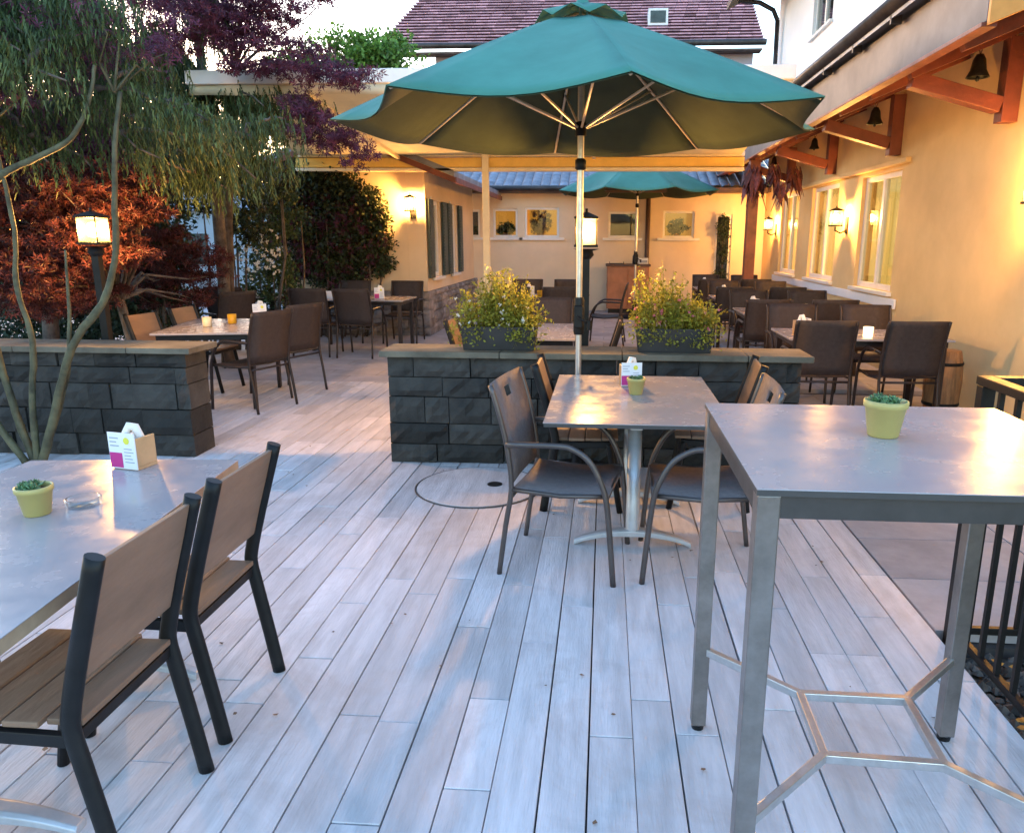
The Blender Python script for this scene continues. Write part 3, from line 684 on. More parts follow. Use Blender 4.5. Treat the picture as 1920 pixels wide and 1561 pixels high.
# ------------------------------------------------------------------ sling armchair (faces +x)
def sling_chair(name, label, loc, rz, sling, tube, group, hole=True):
    t = thing(name, label, 'armchair', loc, rz, group); hw = .25
    for s_ in (-1, 1):
        y = s_*hw
        MB().tube(curve([(-.30, y, 0), (-.265, y, .25), (-.235, y, .44), (-.25, y, .62), (-.285, y, .78), (-.33, y, .93)], 3), .013, 10).build('back_post', tube, t)
        MB().tube(curve([(-.255, y*1.04, .655), (-.02, y*1.06, .665), (.06, y*1.06, .655), (.14, y*1.06, .60), (.195, y*1.06, .50), (.225, y*1.06, .38), (.26, y*1.05, 0)], 4), .014, 10, side=(0, 1, 0)).build('armrest', tube, t)
        MB().tube([(-.235, y, .435), (0, y, .42), (.215, y, .435)], .011, 8).build('side_rail', tube, t)
    MB().tube([(.218, -hw, .42), (.218, hw, .42)], .010, 8).build('crossbar', tube, t); MB().tube([(-.235, -hw, .40), (-.235, hw, .40)], .010, 8).build('crossbar', tube, t)
    b = MB(); N = 8; vs = []
    for i in range(N+1):
        u = i/N; x = -.225+.45*u; z = .445-.020*math.sin(math.pi*u)+(.0 if u < .9 else -.012*(u-.9)*10)
        vs += [(x, -hw+.006, z), (x, 0, z-.012), (x, hw-.006, z)]
    b.add(vs, [(3*i+j, 3*i+3+j, 3*i+4+j, 3*i+1+j) for i in range(N) for j in range(2)], True); b.build('seat', sling, t, solid=.006)
    pr = [(-.232, .46), (-.242, .54), (-.252, .62), (-.268, .70), (-.287, .78), (-.303, .835), (-.318, .885), (-.332, .935)]
    ys = [-hw+.004, -.09, -.05, .05, .09, hw-.004]; vs = [(x-.012*(1-(y/hw)**2), y, z) for x, z in pr for y in ys]
    fs = [(i*6+j, i*6+j+1, (i+1)*6+j+1, (i+1)*6+j) for i in range(7) for j in range(5) if not (hole and i == 5 and j == 2)]
    b = MB(); b.add(vs, fs, True); b.build('backrest', sling, t, solid=.008)
    return t
sc = sling_chair('sling_armchair', 'taupe sling armchair seen side-on at the left front of the middle table', (-.15, 3.535, 0), -9, 'sling_taupe', 'bronze', 'taupe sling armchairs at the middle table')
dup(sc, (.47, 3.53, 0), 178, 'taupe sling armchair at the right front of the middle table, behind the bar table leg')
dup(wc, (-.12, 4.42, 0), 0, 'wood and steel chair half hidden behind the taupe armchair at the middle table')
dup(wc, (.66, 4.50, 0), 176, 'wooden chair at the right rear of the middle table, its brown back showing')
dc = sling_chair('dark_armchair', 'dark brown armchair at the left front of the nearest table along the yellow wall', (1.86, 6.70, 0), 90, 'sling_dark', 'darktube', 'dark brown armchairs', hole=False)
# ------------------------------------------------------------------ dark four-legged dining tables
def leg_table(label, loc, rz, wx, wy, h=.74):
    t = thing('terrace_table', label, 'table', loc, rz, 'grey topped terrace tables')
    MB().box(-wx/2, -wy/2, h-.02, wx/2, wy/2, h).build('tabletop', 'table', t, bevel=.003)
    MB().box(-wx/2+.04, -wy/2+.04, h-.075, wx/2-.04, wy/2-.04, h-.021).build('apron', 'darktube', t, bevel=.003)
    for sx in (-1, 1):
        for sy in (-1, 1):
            cx, cy = sx*(wx/2-.07), sy*(wy/2-.07); MB().box(cx-.025, cy-.025, 0, cx+.025, cy+.025, h-.076).build('leg', 'darktube', t, bevel=.003)
    return t
ordn = ['nearest', 'second', 'third', 'fourth']
t1 = leg_table('grey topped table nearest the viewer along the yellow wall, with a glowing candle', (2.36, 7.12, 0), 0, 1.42, .8)
ty = [7.12, 9.42, 11.72, 14.0]
for i, y in enumerate(ty):
    if i: dup(t1, (2.36, y, 0), 0, 'grey topped table, %s from the viewer along the yellow wall' % ordn[i])
    for j, (dx, dy, rz) in enumerate(((-.50, -.42, 90), (.24, -.40, 92), (-.40, .62, -90), (.36, .60, -88))):
        if i == 0 and j == 0: continue
        side = ('left front', 'right front', 'left rear', 'right rear')[j]
        dup(dc, (2.36+dx, y+dy, 0), rz+rnd.uniform(-3, 3), 'dark brown armchair at the %s of the %s table along the yellow wall' % (side, ordn[i]))
# group A, left
ta = dup(t1, (-3.80, 7.2, 0), 12, 'grey topped table behind the left stone wall with a cream and an amber candle cup', None)
ta.scale = (.62, 1.62, 1)
dup(wc, (-4.2, 6.93, 0), -6, 'brown wooden chair at the near left of the table behind the left stone wall')
dup(wc, (-4.2, 7.66, 0), -4, 'brown wooden chair at the far left of the table behind the left stone wall')
for lab, loc, rz in (('dark brown armchair at the near right of the table behind the left stone wall', (-3.36, 6.85, 0), 160),
                     ('dark brown armchair at the far right of the table behind the left stone wall', (-3.34, 7.6, 0), 158)):
    dup(dc, loc, rz, lab)
# group B, in front of the gabled house
tb = dup(t1, (-3.55, 10.85, 0), 0, 'grey topped table in front of the gabled house with a white menu stand')
for lab, loc, rz in (('dark armchair at the far left of the table in front of the gabled house', (-4.0, 11.6, 0), -90),
                     ('dark armchair at the far right of the table in front of the gabled house', (-3.15, 11.6, 0), -90),
                     ('dark armchair at the near left of the table in front of the gabled house', (-4.0, 10.2, 0), 92),
                     ('dark armchair at the near right of the table in front of the gabled house', (-3.35, 10.15, 0), 86)):
    dup(dc, loc, rz, lab)
# group B2: further table left of it
dup(t1, (-5.55, 11.2, 0), 0, 'grey topped table left of the gabled house, beside the white flowering bush')
dup(dc, (-5.25, 10.35, 0), 95, 'dark armchair with its back to the viewer at the table beside the white flowering bush')
dup(dc, (-4.85, 9.3, 0), 150, 'dark armchair turned aside behind the left table group, below the grey trunk')
# group C, right behind the centre wall
tc = dup(t1, (-.62, 7.1, 0), 0, 'warm lit table between the two planters, behind the centre stone wall'); tc.scale = (.52, 1.55, 1)
wcc = dup(wc, (-1.13, 6.75, 0), 0, 'wooden chair left of the warm lit table, its back tilting past the left planter')
dup(wc, (-.12, 6.75, 0), 180, 'wooden chair right of the warm lit table, its back rising beside the lantern post')
dup(dc, (-.62, 8.35, 0), -90, 'dark armchair at the far end of the warm lit table behind the centre wall')
# group D
dup(t1, (-.95, 11.6, 0), 0, 'grey topped table below the rear windows, with an amber pot')
for lab, loc, rz in (('dark armchair with its back to the viewer at the table below the rear windows', (-.62, 10.95, 0), 90),
                     ('dark armchair at the near left of the table below the rear windows', (-1.3, 10.95, 0), 88),
                     ('dark armchair at the far left of the table below the rear windows', (-1.3, 12.4, 0), -90),
                     ('dark armchair at the far right of the table below the rear windows', (-.6, 12.4, 0), -92),
                     ('dark armchair seen side-on left of the terracotta counter', (.02, 11.7, 0), 176)):
    dup(dc, loc, rz, lab)
# ------------------------------------------------------------------ small table things
def pot(label, loc, s=1.0):
    t = thing('succulent_pot', label, 'plant pot', loc, rnd.uniform(0, 90), 'yellow-green pots with succulents')
    MB().lathe([(0, 0), (.040, 0), (.043, .004), (.056, .085), (.061, .088), (.061, .105), (.056, .107), (.052, .10), (.05, .085)], n=32).build('pot', 'pot', t)
    MB().disc((0, 0, .088), .051, 20).build('soil', 'leafbrown', t)
    b = MB()
    for k in range(7):
        cx, cy = rnd.uniform(-.032, .032), rnd.uniform(-.032, .032); cz = .095
        for ring in range(3):
            for q in range(7):
                a = q*6.283/7+ring*.5; tilt = .35+ring*.45; L = rnd.uniform(.022, .034)*(1-.2*ring)
                d = V((math.cos(a)*math.cos(tilt), math.sin(a)*math.cos(tilt), math.sin(tilt))); p = V((cx, cy, cz+ring*.004)); n_ = V((-math.sin(a), math.cos(a), 0))
                b.add([p, p+d*L*.6+n_*L*.3, p+d*L+V((0, 0, .003)), p+d*L*.6-n_*L*.3], [(0, 1, 2, 3)])
    b.build('succulents', 'succ', t, solid=.003)
    t.scale = (s,)*3
    return t
p0 = pot('yellow-green pot of succulents on the tall bar table', (.711, 1.885, 1.10), .87)
pz = dup(p0, (-1.755, 2.09, .74), 50, 'yellow-green pot of succulents on the left table', .87)
dup(p0, (.185, 4.13, .74), 120, 'yellow-green pot of succulents on the middle table', .87)
def menu_stand(label, loc, rz, s=1.0):
    t = thing('menu_stand', label, 'menu holder', loc, rz, 'wooden napkin holders with menu cards')
    MB().box(-.055, -.045, 0, .055, .045, .012).build('base', 'lightwood', t, bevel=.002)
    for s_ in (-1, 1):
        MB().beam((s_*.052, 0, .0125), (s_*.052, 0, .115), .008, .086, up=V((0, 1, 0))).build('side_panel', 'lightwood', t, bevel=.002)
    c = MB(); c.box(-.058, -.0495, .004, .058, -.0465, .135); cd = c.build('card', 'card', t)
    MB().box(-.056, -.0505, .008, -.002, -.0497, .062).build('print', 'magenta', cd)
    MB().lathe([(.0, 0), (.013, 0)], n=14, m=Matrix.Translation((.022, -.0503, .107)) @ Matrix.Rotation(R(90), 4, 'X')).build('print', 'yellowprint', cd)
    b = MB()
    for k in range(5): b.box(.008, -.0505, .028+k*.012, .008+.04-(k % 3)*.006, -.0498, .031+k*.012)
    for k in range(3): b.box(-.05, -.0505, .085+k*.014, -.012-(k % 2)*.01, -.0498, .089+k*.014)
    b.build('print', 'greyprint', cd)
    n_ = MB(); n_.tube([(-.012, -.02, .03), (-.014, -.015, .12), (0, -.008, .15), (.018, .0, .145), (.03, .01, .10), (.032, .012, .03)], [.012, .014, .016, .016, .014, .012], 8)
    n_.tube([(0, .018, .03), (.0, .018, .12)], .02, 10); n_.build('napkins', 'napkin', t)
    t.scale = (s,)*3
    return t
m0 = menu_stand('wooden napkin holder with a white and magenta card on the left table', (-1.76, 2.60, .74), -12, 1.05)
dup(m0, (.16, 4.40, .74), 8, 'wooden napkin holder with a card behind the pot on the middle table', 1.05)
dup(m0, (-3.70, 7.85, .74), 25, 'white and red card holder on the table behind the left stone wall', 1.2)
dup(m0, (-3.25, 10.72, .74), 15, 'pinkish card holder on the table in front of the gabled house', 1.2)
dup(m0, (-1.15, 11.35, .74), 40, 'card holder on the table below the rear windows', 1.2)
for i, y in enumerate(ty):
    dup(m0, (1.78, y-.22, .74), 100, 'orange-lit wooden card holder on the %s table along the yellow wall' % ordn[i], 1.2)
def cup(label, loc, m, glow=False):
    t = thing('candle_cup', label, 'candle cup', loc, 0, 'candle cups on the tables')
    MB().lathe([(0, 0), (.036, 0), (.042, .01), (.044, .095), (.040, .095), (.038, .015), (0, .012)], n=20).build('cup', m, t)
    MB().lathe([(0, .06), (.03, .06), (.03, .013)], n=12).build('candle', 'napkin', t)
    return t
cup('cream candle cup on the table behind the left stone wall', (-3.86, 7.05, .74), 'candle_off')
cup('amber glass candle cup on the table behind the left stone wall', (-3.76, 7.35, .74), 'amber')
cup('glowing candle cup on the nearest table along the yellow wall', (2.36, 6.85, .74), 'candle')
cup('small glowing candle cup on the second table along the yellow wall', (2.45, 9.3, .74), 'candle')
cup('amber pot on the table below the rear windows', (-.98, 11.4, .74), 'amber')
# empty folded card and ashtray
t = thing('glass_ashtray', 'clear glass ashtray beside the pot on the left table', 'ashtray', (-1.66, 2.17, .74), 20)
MB().lathe([(0, 0), (.045, 0), (.05, .004), (.052, .028), (.045, .028), (.042, .008), (0, .007)], n=24).build('dish', 'glassware', t)
# white tablecard boxes on group B
for lab, loc, s in (('white folded place card on the table in front of the gabled house', (-4.0, 10.75, .74), 1),
                    ('pale folded place card on the second table along the yellow wall', (2.55, 9.05, .74), .8)):
    b = MB(); b.add([(-.11*s, -.05, 0), (.11*s, -.05, 0), (.11*s, 0, .10), (-.11*s, 0, .10), (.11*s, .05, 0), (-.11*s, .05, 0)], [(0, 1, 2, 3), (3, 2, 4, 5)])
    o = b.build('place_card', 'card', None, solid=.002); o.location = loc; tag(o, lab, 'place card')
# ------------------------------------------------------------------ counter
t = thing('service_counter', 'terracotta fronted service counter against the rear wall', 'counter', (.50, 16.95, 0))
MB().box(-.46, -.25, .10, .46, .25, 1.02).build('cabinet', 'terracotta', t, bevel=.008)
MB().box(-.49, -.28, 1.022, .49, .28, 1.07).build('top', 'dark_timber', t, bevel=.006)
MB().box(-.42, -.22, 0, .42, .22, .098).build('toe_kick', 'black', t)
for k in range(2): MB().box(-.44+k*.45, -.268, .16, -.01+k*.45, -.252, .98).build('door', 'terracotta', t, bevel=.006)
t = thing('card_reader_box', 'small white box on the right of the service counter', 'box', (.83, 16.9, 1.07)); MB().box(-.11, -.09, 0, .11, .09, .13).build('body', 'white', t, bevel=.012)
MB().box(-.09, -.0935, .03, .09, -.091, .08).build('front_panel', 'greyprint', t)
t = thing('bottle', 'dark bottle beside the white box on the service counter', 'bottle', (.64, 16.85, 1.07)); MB().lathe([(0, 0), (.045, 0), (.045, .16), (.018, .22), (.016, .28), (0, .28)], n=16).build('body', 'blackplastic', t); MB().lathe([(.018, .265), (.018, .285), (0, .285)], n=12).build('cap', 'black', t)
t = thing('cutlery_tray', 'flat dark tray on the left of the service counter', 'tray', (.25, 16.9, 1.07)); MB().box(-.16, -.11, 0, .16, .11, .012).box(-.16, -.11, .0125, -.15, .11, .045).box(.15, -.11, .0125, .16, .11, .045).build('tray', 'black', t, bevel=.002)
# second parasol, behind the awning beam
dup(um, (.62, 15.7, 0), 12, 'smaller teal parasol beyond the awning, in front of the rear building', 1.11)
# ------------------------------------------------------------------ railing
t = thing('railing', 'black metal railing with slim balusters around the gravel bed at the right', 'railing', (1.45, 2.88, 0))
def rail_post(x, y, z0=-.1): MB().box(x-.025, y-.025, z0, x+.025, y+.025, 1.05).build('post', 'black', t, bevel=.003)
rail_post(0, 0); rail_post(0, -1.9); rail_post(1.75, 0)
MB().box(-.028, -2.2, 1.052, .028, .028, 1.085).box(.029, -.028, 1.052, 1.9, .028, 1.085).build('handrail', 'black', t, bevel=.003)
MB().box(-.012, -2.2, .02, .012, -.026, .05).box(.026, -.012, .02, 1.72, .012, .05).build('bottom_rail', 'black', t, bevel=.002)
for k in range(1, 17):
    MB().box(-.009, -k*.115-.009, .051, .009, -k*.115+.009, 1.051).build('baluster', 'black', t)
for k in range(1, 14):
    MB().box(k*.125-.009, -.009, .051, k*.125+.009, .009, 1.051).build('baluster', 'black', t)
# barrel beside the right chair
t = thing('wooden_barrel', 'small wooden barrel standing beside the right armchair by the yellow wall', 'barrel', (3.17, 7.1, 0))
MB().lathe([(0, 0), (.13, 0), (.155, .12), (.165, .30), (.155, .48), (.13, .60), (0, .60)], n=18).build('staves', 'barrelwood', t)
for z in (.10, .48): MB().lathe([(.153, z-.015), (.162, z), (.158, z+.02)], n=18).build('hoop', 'black', t)
# bells hanging on the brackets
def bell(label, loc, s):
    t = thing('hanging_bell', label, 'bell', loc, 0, 'dark bells hung from the eaves brackets')
    MB().lathe([(0, 0), (.03, -.005), (.055, -.05), (.07, -.14), (.10, -.2), (.10, -.205), (.085, -.2)], n=20).build('bell_body', 'bell', t)
    MB().tube([(0, 0, -.002), (.02, 0, .05), (0, 0, .12), (-.02, 0, .05), (0, 0, .0)], .007, 6).build('strap', 'leafbrown', t)
    MB().lathe([(0, -.19), (.008, -.19), (.018, -.23), (0, -.24)], n=8).build('clapper', 'bell', t)
    t.scale = (s*.8,)*3
bell('large dark bell hanging from the nearest eaves bracket', (3.12, 7.05, 3.12), 1.15)
bell('dark bell hanging from the second eaves bracket above the yellow wall', (3.16, 9.66, 3.12), 1.15)
bell('dark bell hanging from the third eaves bracket above the tall windows', (3.14, 12.24, 3.10), .95)
bell('dark bell hanging from the farthest eaves bracket', (3.1, 14.85, 3.10), .9)
# dried bunches on the post
def bunch(label, loc, n, s):
    b = MB()
    for i in range(n):
        a = rnd.random()*6.28; L = rnd.uniform(.12, .38)*s; w = rnd.uniform(.02, .05)*s; p = V((rnd.uniform(-.07, .07)*s, rnd.uniform(-.07, .07)*s, rnd.uniform(-.10, .1)*s))
        d = V((math.cos(a)*.35, math.sin(a)*.35, -1)).normalized(); n_ = V((-math.sin(a), math.cos(a), 0))
        b.add([p, p+d*L*.4+n_*w, p+d*L, p+d*L*.4-n_*w], [(0, 1, 2, 3)])
    o = b.build('dried_bunch', 'dried', None, solid=.008); o.location = loc; tag(o, label, 'dried bunch', 'dried red bunches hung by the timber post')
bunch('dried dark red bunch tied round the head of the timber post', (2.55, 13.84, 2.75), 60, 1.5)
bunch('dried dark red bunch hanging highest, right of the timber post', (2.86, 13.7, 2.78), 30, 1.1)
bunch('dried dark red bunch hanging lowest, just right of the timber post', (2.90, 13.2, 2.45), 26, 1.0)
bunch('dried brown bunch hanging under the far bracket', (3.22, 13.7, 2.72), 36, 1.2)
# ------------------------------------------------------------------ foliage
def leaf_maple(b, p, s, rr, up=.5):
    n_ = V((rr.gauss(0, 1), rr.gauss(0, 1), rr.gauss(0, 1)+up)).normalized(); u = n_.orthogonal().normalized(); w = n_.cross(u); a0 = rr.random()*6.28
    vs = [p]; fs = []
    for k, (da, l_) in enumerate(((-1.0, .75), (0, 1.0), (1.0, .75), (-1.9, .5), (1.9, .5))):
        a = a0+da; d = u*math.cos(a)+w*math.sin(a); q = u*math.cos(a+1.57)+w*math.sin(a+1.57)
        o = len(vs); vs += [p+d*s*l_*.5+q*s*.13*l_, p+d*s*l_-n_*s*.15, p+d*s*l_*.5-q*s*.13*l_]; fs.append((0, o, o+1, o+2))
    b.add(vs, fs)
def leaf_oval(b, p, s, rr, up=.3, asp=.5):
    n_ = V((rr.gauss(0, 1), rr.gauss(0, 1), rr.gauss(0, 1)+up)).normalized(); u = n_.orthogonal().normalized(); w = n_.cross(u); a = rr.random()*6.28
    d = u*math.cos(a)+w*math.sin(a); q = n_.cross(d)
    b.add([p, p+d*s*.5+q*s*asp*.5, p+d*s, p+d*s*.5-q*s*asp*.5], [(0, 1, 2, 3)])
def inell(rr, c, r):
    while 1:
        q = V((rr.uniform(-1, 1), rr.uniform(-1, 1), rr.uniform(-1, 1)))
        if q.length < 1: return V((c[0]+q.x*r[0], c[1]+q.y*r[1], c[2]+q.z*r[2]))
def clumps(b, vols, rr, leaf, size, per=26, crad=.13, flat=.5, smin=.7, up=.5):
    """vols: (centre, radii, number of clumps): leaves gather in flattened clumps with gaps between"""
    cs = []
    for c, r, n in vols:
        for _ in range(n):
            q = inell(rr, c, r); cs.append(q); k = crad*rr.uniform(.6, 1.5)
            for _ in range(int(per*rr.uniform(.5, 1.4))):
                p = inell(rr, q, (k, k, k*flat)); leaf(b, p, size*rr.uniform(smin, 1.3), rr, up)
    return cs
def limbs(b, root, cs, rr, r0, n, mid=.35):
    for c in rr.sample(cs, min(n, len(cs))):
        root_ = V(root); m1 = root_.lerp(c, mid)+V((rr.uniform(-.12, .12), rr.uniform(-.12, .12), rr.uniform(.0, .2))); m2 = root_.lerp(c, .7)+V((rr.uniform(-.1, .1), rr.uniform(-.1, .1), rr.uniform(0, .12)))
        b.tube([root_, m1, m2, c], [r0, r0*.7, r0*.45, r0*.15], 6)
# --- thin multi-stemmed tree in front of the left wall
rr = random.Random(3)
tr = thing('multi_stem_tree', 'thin olive-barked tree with bare winding stems in front of the left stone wall', 'tree')
B0 = V((-4.02, 4.86, 0))
stems = [[(-4.05, 4.88, 0), (-4.17, 4.9, .45), (-4.22, 4.9, .95), (-4.12, 4.9, 1.46), (-4.2, 4.95, 2.1), (-4.3, 5.1, 2.9)],
         [(-4.02, 4.86, 0), (-3.99, 4.86, .45), (-3.93, 4.88, .88), (-4.0, 4.9, 1.25), (-3.95, 4.9, 1.63), (-4.0, 4.92, 2.1), (-4.1, 5.0, 2.6)], [(-4.2, 4.93, 1.8), (-3.98, 4.9, 1.98), (-3.72, 4.88, 2.08), (-3.46, 4.88, 2.2), (-3.32, 4.9, 2.42), (-3.28, 4.95, 2.65)],
         [(-3.99, 4.86, 0), (-3.86, 4.85, .30), (-3.63, 4.85, .85), (-3.38, 4.86, 1.15), (-3.27, 4.88, 1.42), (-3.22, 4.88, 1.75), (-3.18, 4.9, 2.15), (-3.16, 5.0, 2.5)],
         [(-4.08, 4.84, 0), (-4.3, 4.8, .5), (-4.45, 4.8, 1.2), (-4.5, 4.85, 2.0)],
         [(-3.66, 4.85, .78), (-3.62, 4.86, 1.1), (-3.60, 4.88, 1.5)], [(-4.0, 4.88, 0), (-3.78, 4.9, .5), (-3.70, 4.9, .72)]]
for i, st_ in enumerate(stems):
    r0 = (.028, .024, .026, .032, .026, .016, .016)[i]; k = len(st_)
    pts = []; rs = []
    for j in range(k-1):
        for q in (0, .2, .4, .6, .8):
            P0, P1, P2, P3 = V(st_[max(0, j-1)]), V(st_[j]), V(st_[j+1]), V(st_[min(k-1, j+2)])
            p = .5*((2*P1)+(P2-P0)*q+(2*P0-5*P1+4*P2-P3)*q*q+(3*P1-3*P2+P3-P0)*q**3); pts.append(p+V((rr.uniform(-.004, .004), 0, 0))); rs.append(r0*(1-.6*(j+q)/(k-1))*rr.uniform(.92, 1.08))
    pts.append(V(st_[-1])); rs.append(r0*.4)
    MB().tube(pts, rs, 10).build('trunk', 'bark', tr)
b = MB(); cs = clumps(b, [((-4.05, 5.15, 2.85), (.75, .45, .4), 46), ((-3.3, 5.3, 2.9), (.5, .4, .3), 22), ((-4.5, 5.0, 2.3), (.3, .35, .45), 22)], rr, leaf_maple, .05, 24, .14)
b.build('crown', 'purple', tr)
b = MB(); limbs(b, (-4.2, 4.95, 2.2), cs[:46], rr, .010, 5); limbs(b, (-3.2, 5.0, 2.5), cs[46:68], rr, .010, 6); b.build('branches', 'bark', tr)
# --- weeping conifers
def weeping(label, base, trunk_pts, tr_r, boughs, seed, dens=1.0):
    rr = random.Random(seed); t = thing('weeping_conifer', label, 'tree')
    nb = []
    for (p0, p1, sag, n, ln) in boughs:
        p0, p1 = V(p0), V(p1); nb.append((p0, p1, sag, int(n*.42), ln*.72))
        for q in (.35, .7):
            a = p0.lerp(p1, q)+V((0, 0, sag*.7)); d = (p1-p0); nb.append((a, a+V((d.y*rr.uniform(-.45, .45)+d.x*.25, -d.x*rr.uniform(-.3, .3)+d.y*.2, rr.uniform(-.35, .22))), .06, int(n*.3), ln*.55))
    boughs = nb
    MB().tube(trunk_pts, tr_r, 10).build('trunk', 'bark2', t)
    br = MB(); fo = MB(); top = [V(p) for p in trunk_pts]
    for (p0, p1, sag, n, ln) in boughs:
        p0, p1 = V(p0), V(p1); pts = []
        for i in range(9):
            u = i/8; p = p0.lerp(p1, u); p.z += sag*math.sin(math.pi*u)*1.0; pts.append(p+V((rr.uniform(-.03, .03), rr.uniform(-.03, .03), rr.uniform(-.02, .02))))
        br.tube(pts, [.022*(1-.75*i/8) for i in range(9)], 6)
        for _ in range(int(n*dens)):
            u = rr.uniform(.08, 1); i = min(7, int(u*8)); p = pts[i].lerp(pts[i+1], u*8-i)+V((rr.gauss(0, .10), rr.gauss(0, .10), rr.uniform(-.02, .05)))
            L = ln*rr.uniform(.4, 1.2); dx, dy = rr.gauss(0, .18), rr.gauss(0, .18); k = max(3, int(L/.035))
            out = (p1-p0); out.z = 0; out = out.normalized()*.25 if out.length > .01 else V((0, 0, 0))
            for j in range(k):
                q = p+V((dx+out.x, dy+out.y, 0))*(j*.035)*(1-j/k*.5)+V((0, 0, -j*.035*(.55+.45*j/k)))
                for s_ in (-1, 1):
                    a = rr.random()*6.28; d = V((math.cos(a)*.45, math.sin(a)*.45, -1)).normalized(); w = V((-math.sin(a), math.cos(a), 0))*rr.uniform(.004, .0075); l_ = rr.uniform(.035, .075)
                    fo.add([q-w, q+w, q+d*l_+w*.3, q+d*l_-w*.3], [(0, 1, 2, 3)])
    br.build('branches', 'bark2', t); fo.build('crown', 'needle', t)
    return t
weeping('weeping cypress with a slim grey trunk drooping over the left table group', None,
        [(-4.86, 9.3, 0), (-4.82, 9.3, 1.0), (-4.78, 9.25, 2.0), (-4.8, 9.2, 3.2), (-4.7, 9.1, 4.6)], [.085, .075, .07, .06, .03],
        [((-4.8, 9.2, 2.9), (-3.5, 8.2, 2.75), .15, 120, .75), ((-4.8, 9.2, 3.1), (-3.3, 7.4, 2.8), .2, 150, .8), ((-4.8, 9.2, 3.0), (-4.2, 7.2, 2.7), .2, 160, .95),
         ((-4.8, 9.2, 2.8), (-5.6, 7.8, 2.7), .2, 150, .9), ((-4.8, 9.2, 3.4), (-4.6, 7.4, 3.3), .2, 150, .9), ((-4.8, 9.2, 3.5), (-5.7, 8.4, 3.5), .2, 140, 1.0),
         ((-4.8, 9.2, 2.6), (-3.9, 8.6, 2.35), .1, 110, .6), ((-4.8, 9.2, 2.6), (-4.9, 8.2, 2.45), .1, 110, .7), ((-4.75, 9.1, 4.3), (-5.2, 8.2, 4.3), .1, 130, 1.1), ((-4.8, 9.2, 4.0), (-3.9, 7.8, 3.75), .15, 150, .7), ((-4.8, 9.2, 2.75), (-4.4, 7.8, 2.5), .1, 170, .75), ((-4.8, 9.2, 2.7), (-5.5, 8.0, 2.4), .1, 160, .8)], 21, dens=2.0)
weeping('large weeping cypress whose green strands hang overhead around the bare stems', None,
        [(-5.9, 6.6, 0), (-5.8, 6.6, 1.5), (-5.55, 6.5, 2.6), (-5.1, 6.3, 3.6), (-4.9, 6.2, 4.6)], [.08, .07, .06, .05, .03],
        [((-5.3, 6.4, 3.2), (-3.95, 5.9, 3.25), .2, 150, .8), ((-5.1, 6.3, 3.6), (-3.55, 5.9, 2.75), .35, 170, .7), ((-5.5, 6.5, 2.9), (-4.5, 5.4, 2.6), .2, 130, .6),
         ((-5.1, 6.3, 3.5), (-4.75, 5.2, 3.2), .2, 130, .8), ((-4.4, 6.0, 2.9), (-2.85, 6.1, 2.05), .15, 120, .5), ((-5.2, 6.3, 3.4), (-4.1, 5.0, 2.85), .2, 100, .5),
         ((-4.6, 6.0, 2.6), (-3.3, 5.6, 2.15), .1, 110, .45), ((-5.3, 6.4, 2.6), (-4.6, 5.2, 2.05), .15, 70, .5),
         ((-4.9, 5.6, 3.0), (-3.6, 4.7, 2.7), .1, 150, .45), ((-4.5, 5.2, 2.75), (-3.3, 4.7, 2.5), .1, 140, .4), ((-4.9, 5.4, 2.7), (-4.0, 4.6, 2.35), .1, 110, .42), ((-3.9, 5.3, 2.6), (-2.7, 5.3, 2.35), .1, 130, .42),
         ((-4.0, 6.4, 2.55), (-2.6, 6.3, 2.25), .1, 130, .5), ((-4.2, 6.6, 2.3), (-3.2, 6.4, 2.0), .05, 110, .5), ((-5.2, 6.2, 3.0), (-4.9, 5.0, 2.9), .1, 110, .7), ((-4.6, 5.5, 3.15), (-3.1, 5.0, 3.0), .1, 140, .5), ((-4.8, 5.3, 3.0), (-3.7, 4.7, 2.9), .1, 130, .5), ((-5.4, 6.3, 3.3), (-5.0, 5.6, 2.6), .1, 120, .6), ((-4.9, 5.9, 2.6), (-4.0, 5.4, 2.1), .08, 90, .4)], 22, dens=1.75)
# --- red maple shrubs lit by the lantern
def broad_tree(name, label, cat, trunk, tr_r, vols, leafm, size, seed, leaf=leaf_maple, per=26, crad=.13, flat=.5, barkm='bark2', nl=14, lr=.02, root=None, up=.5):
    rr = random.Random(seed); t = thing(name, label, cat); b = MB(); cs = clumps(b, vols, rr, leaf, size, per, crad, flat, up=up)
    b.build('crown', leafm, t); b = MB(); b.tube(trunk, tr_r, 8); b.build('trunk', barkm, t)
    b = MB(); limbs(b, root or trunk[-1], cs, rr, lr, nl); b.build('branches', barkm, t); return t
broad_tree('red_maple', 'low red maple glowing orange around the lantern behind the left wall', 'tree', [(-4.6, 7.0, 0), (-4.6, 7.0, .5), (-4.65, 6.95, 1.0)], [.06, .05, .04],
           [((-4.95, 6.6, 1.45), (.7, .45, .6), 210), ((-5.4, 6.7, 1.8), (.7, .5, .7), 190), ((-4.9, 8.3, 1.25), (.75, .4, .5), 150), ((-4.45, 6.5, 1.95), (.75, .4, .32), 130), ((-5.0, 6.1, 1.2), (.7, .3, .35), 70), ((-4.3, 6.3, 1.55), (.35, .3, .25), 50)], 'redleaf', .055, 31, per=28, crad=.13, flat=.35, nl=30)
broad_tree('purple_maple', 'purple-leaved maple filling the upper left behind the bare stems', 'tree', [(-6.1, 7.8, 0), (-6.0, 7.8, 1.2), (-5.8, 7.6, 2.2)], [.09, .07, .05],
           [((-5.6, 7.3, 2.4), (1.2, .6, .6), 300), ((-5.0, 7.2, 2.2), (.7, .4, .4), 130), ((-5.5, 7.0, 3.4), (1.3, .5, .45), 90)], 'purple', .06, 32, per=28, crad=.15, flat=.4, nl=30)
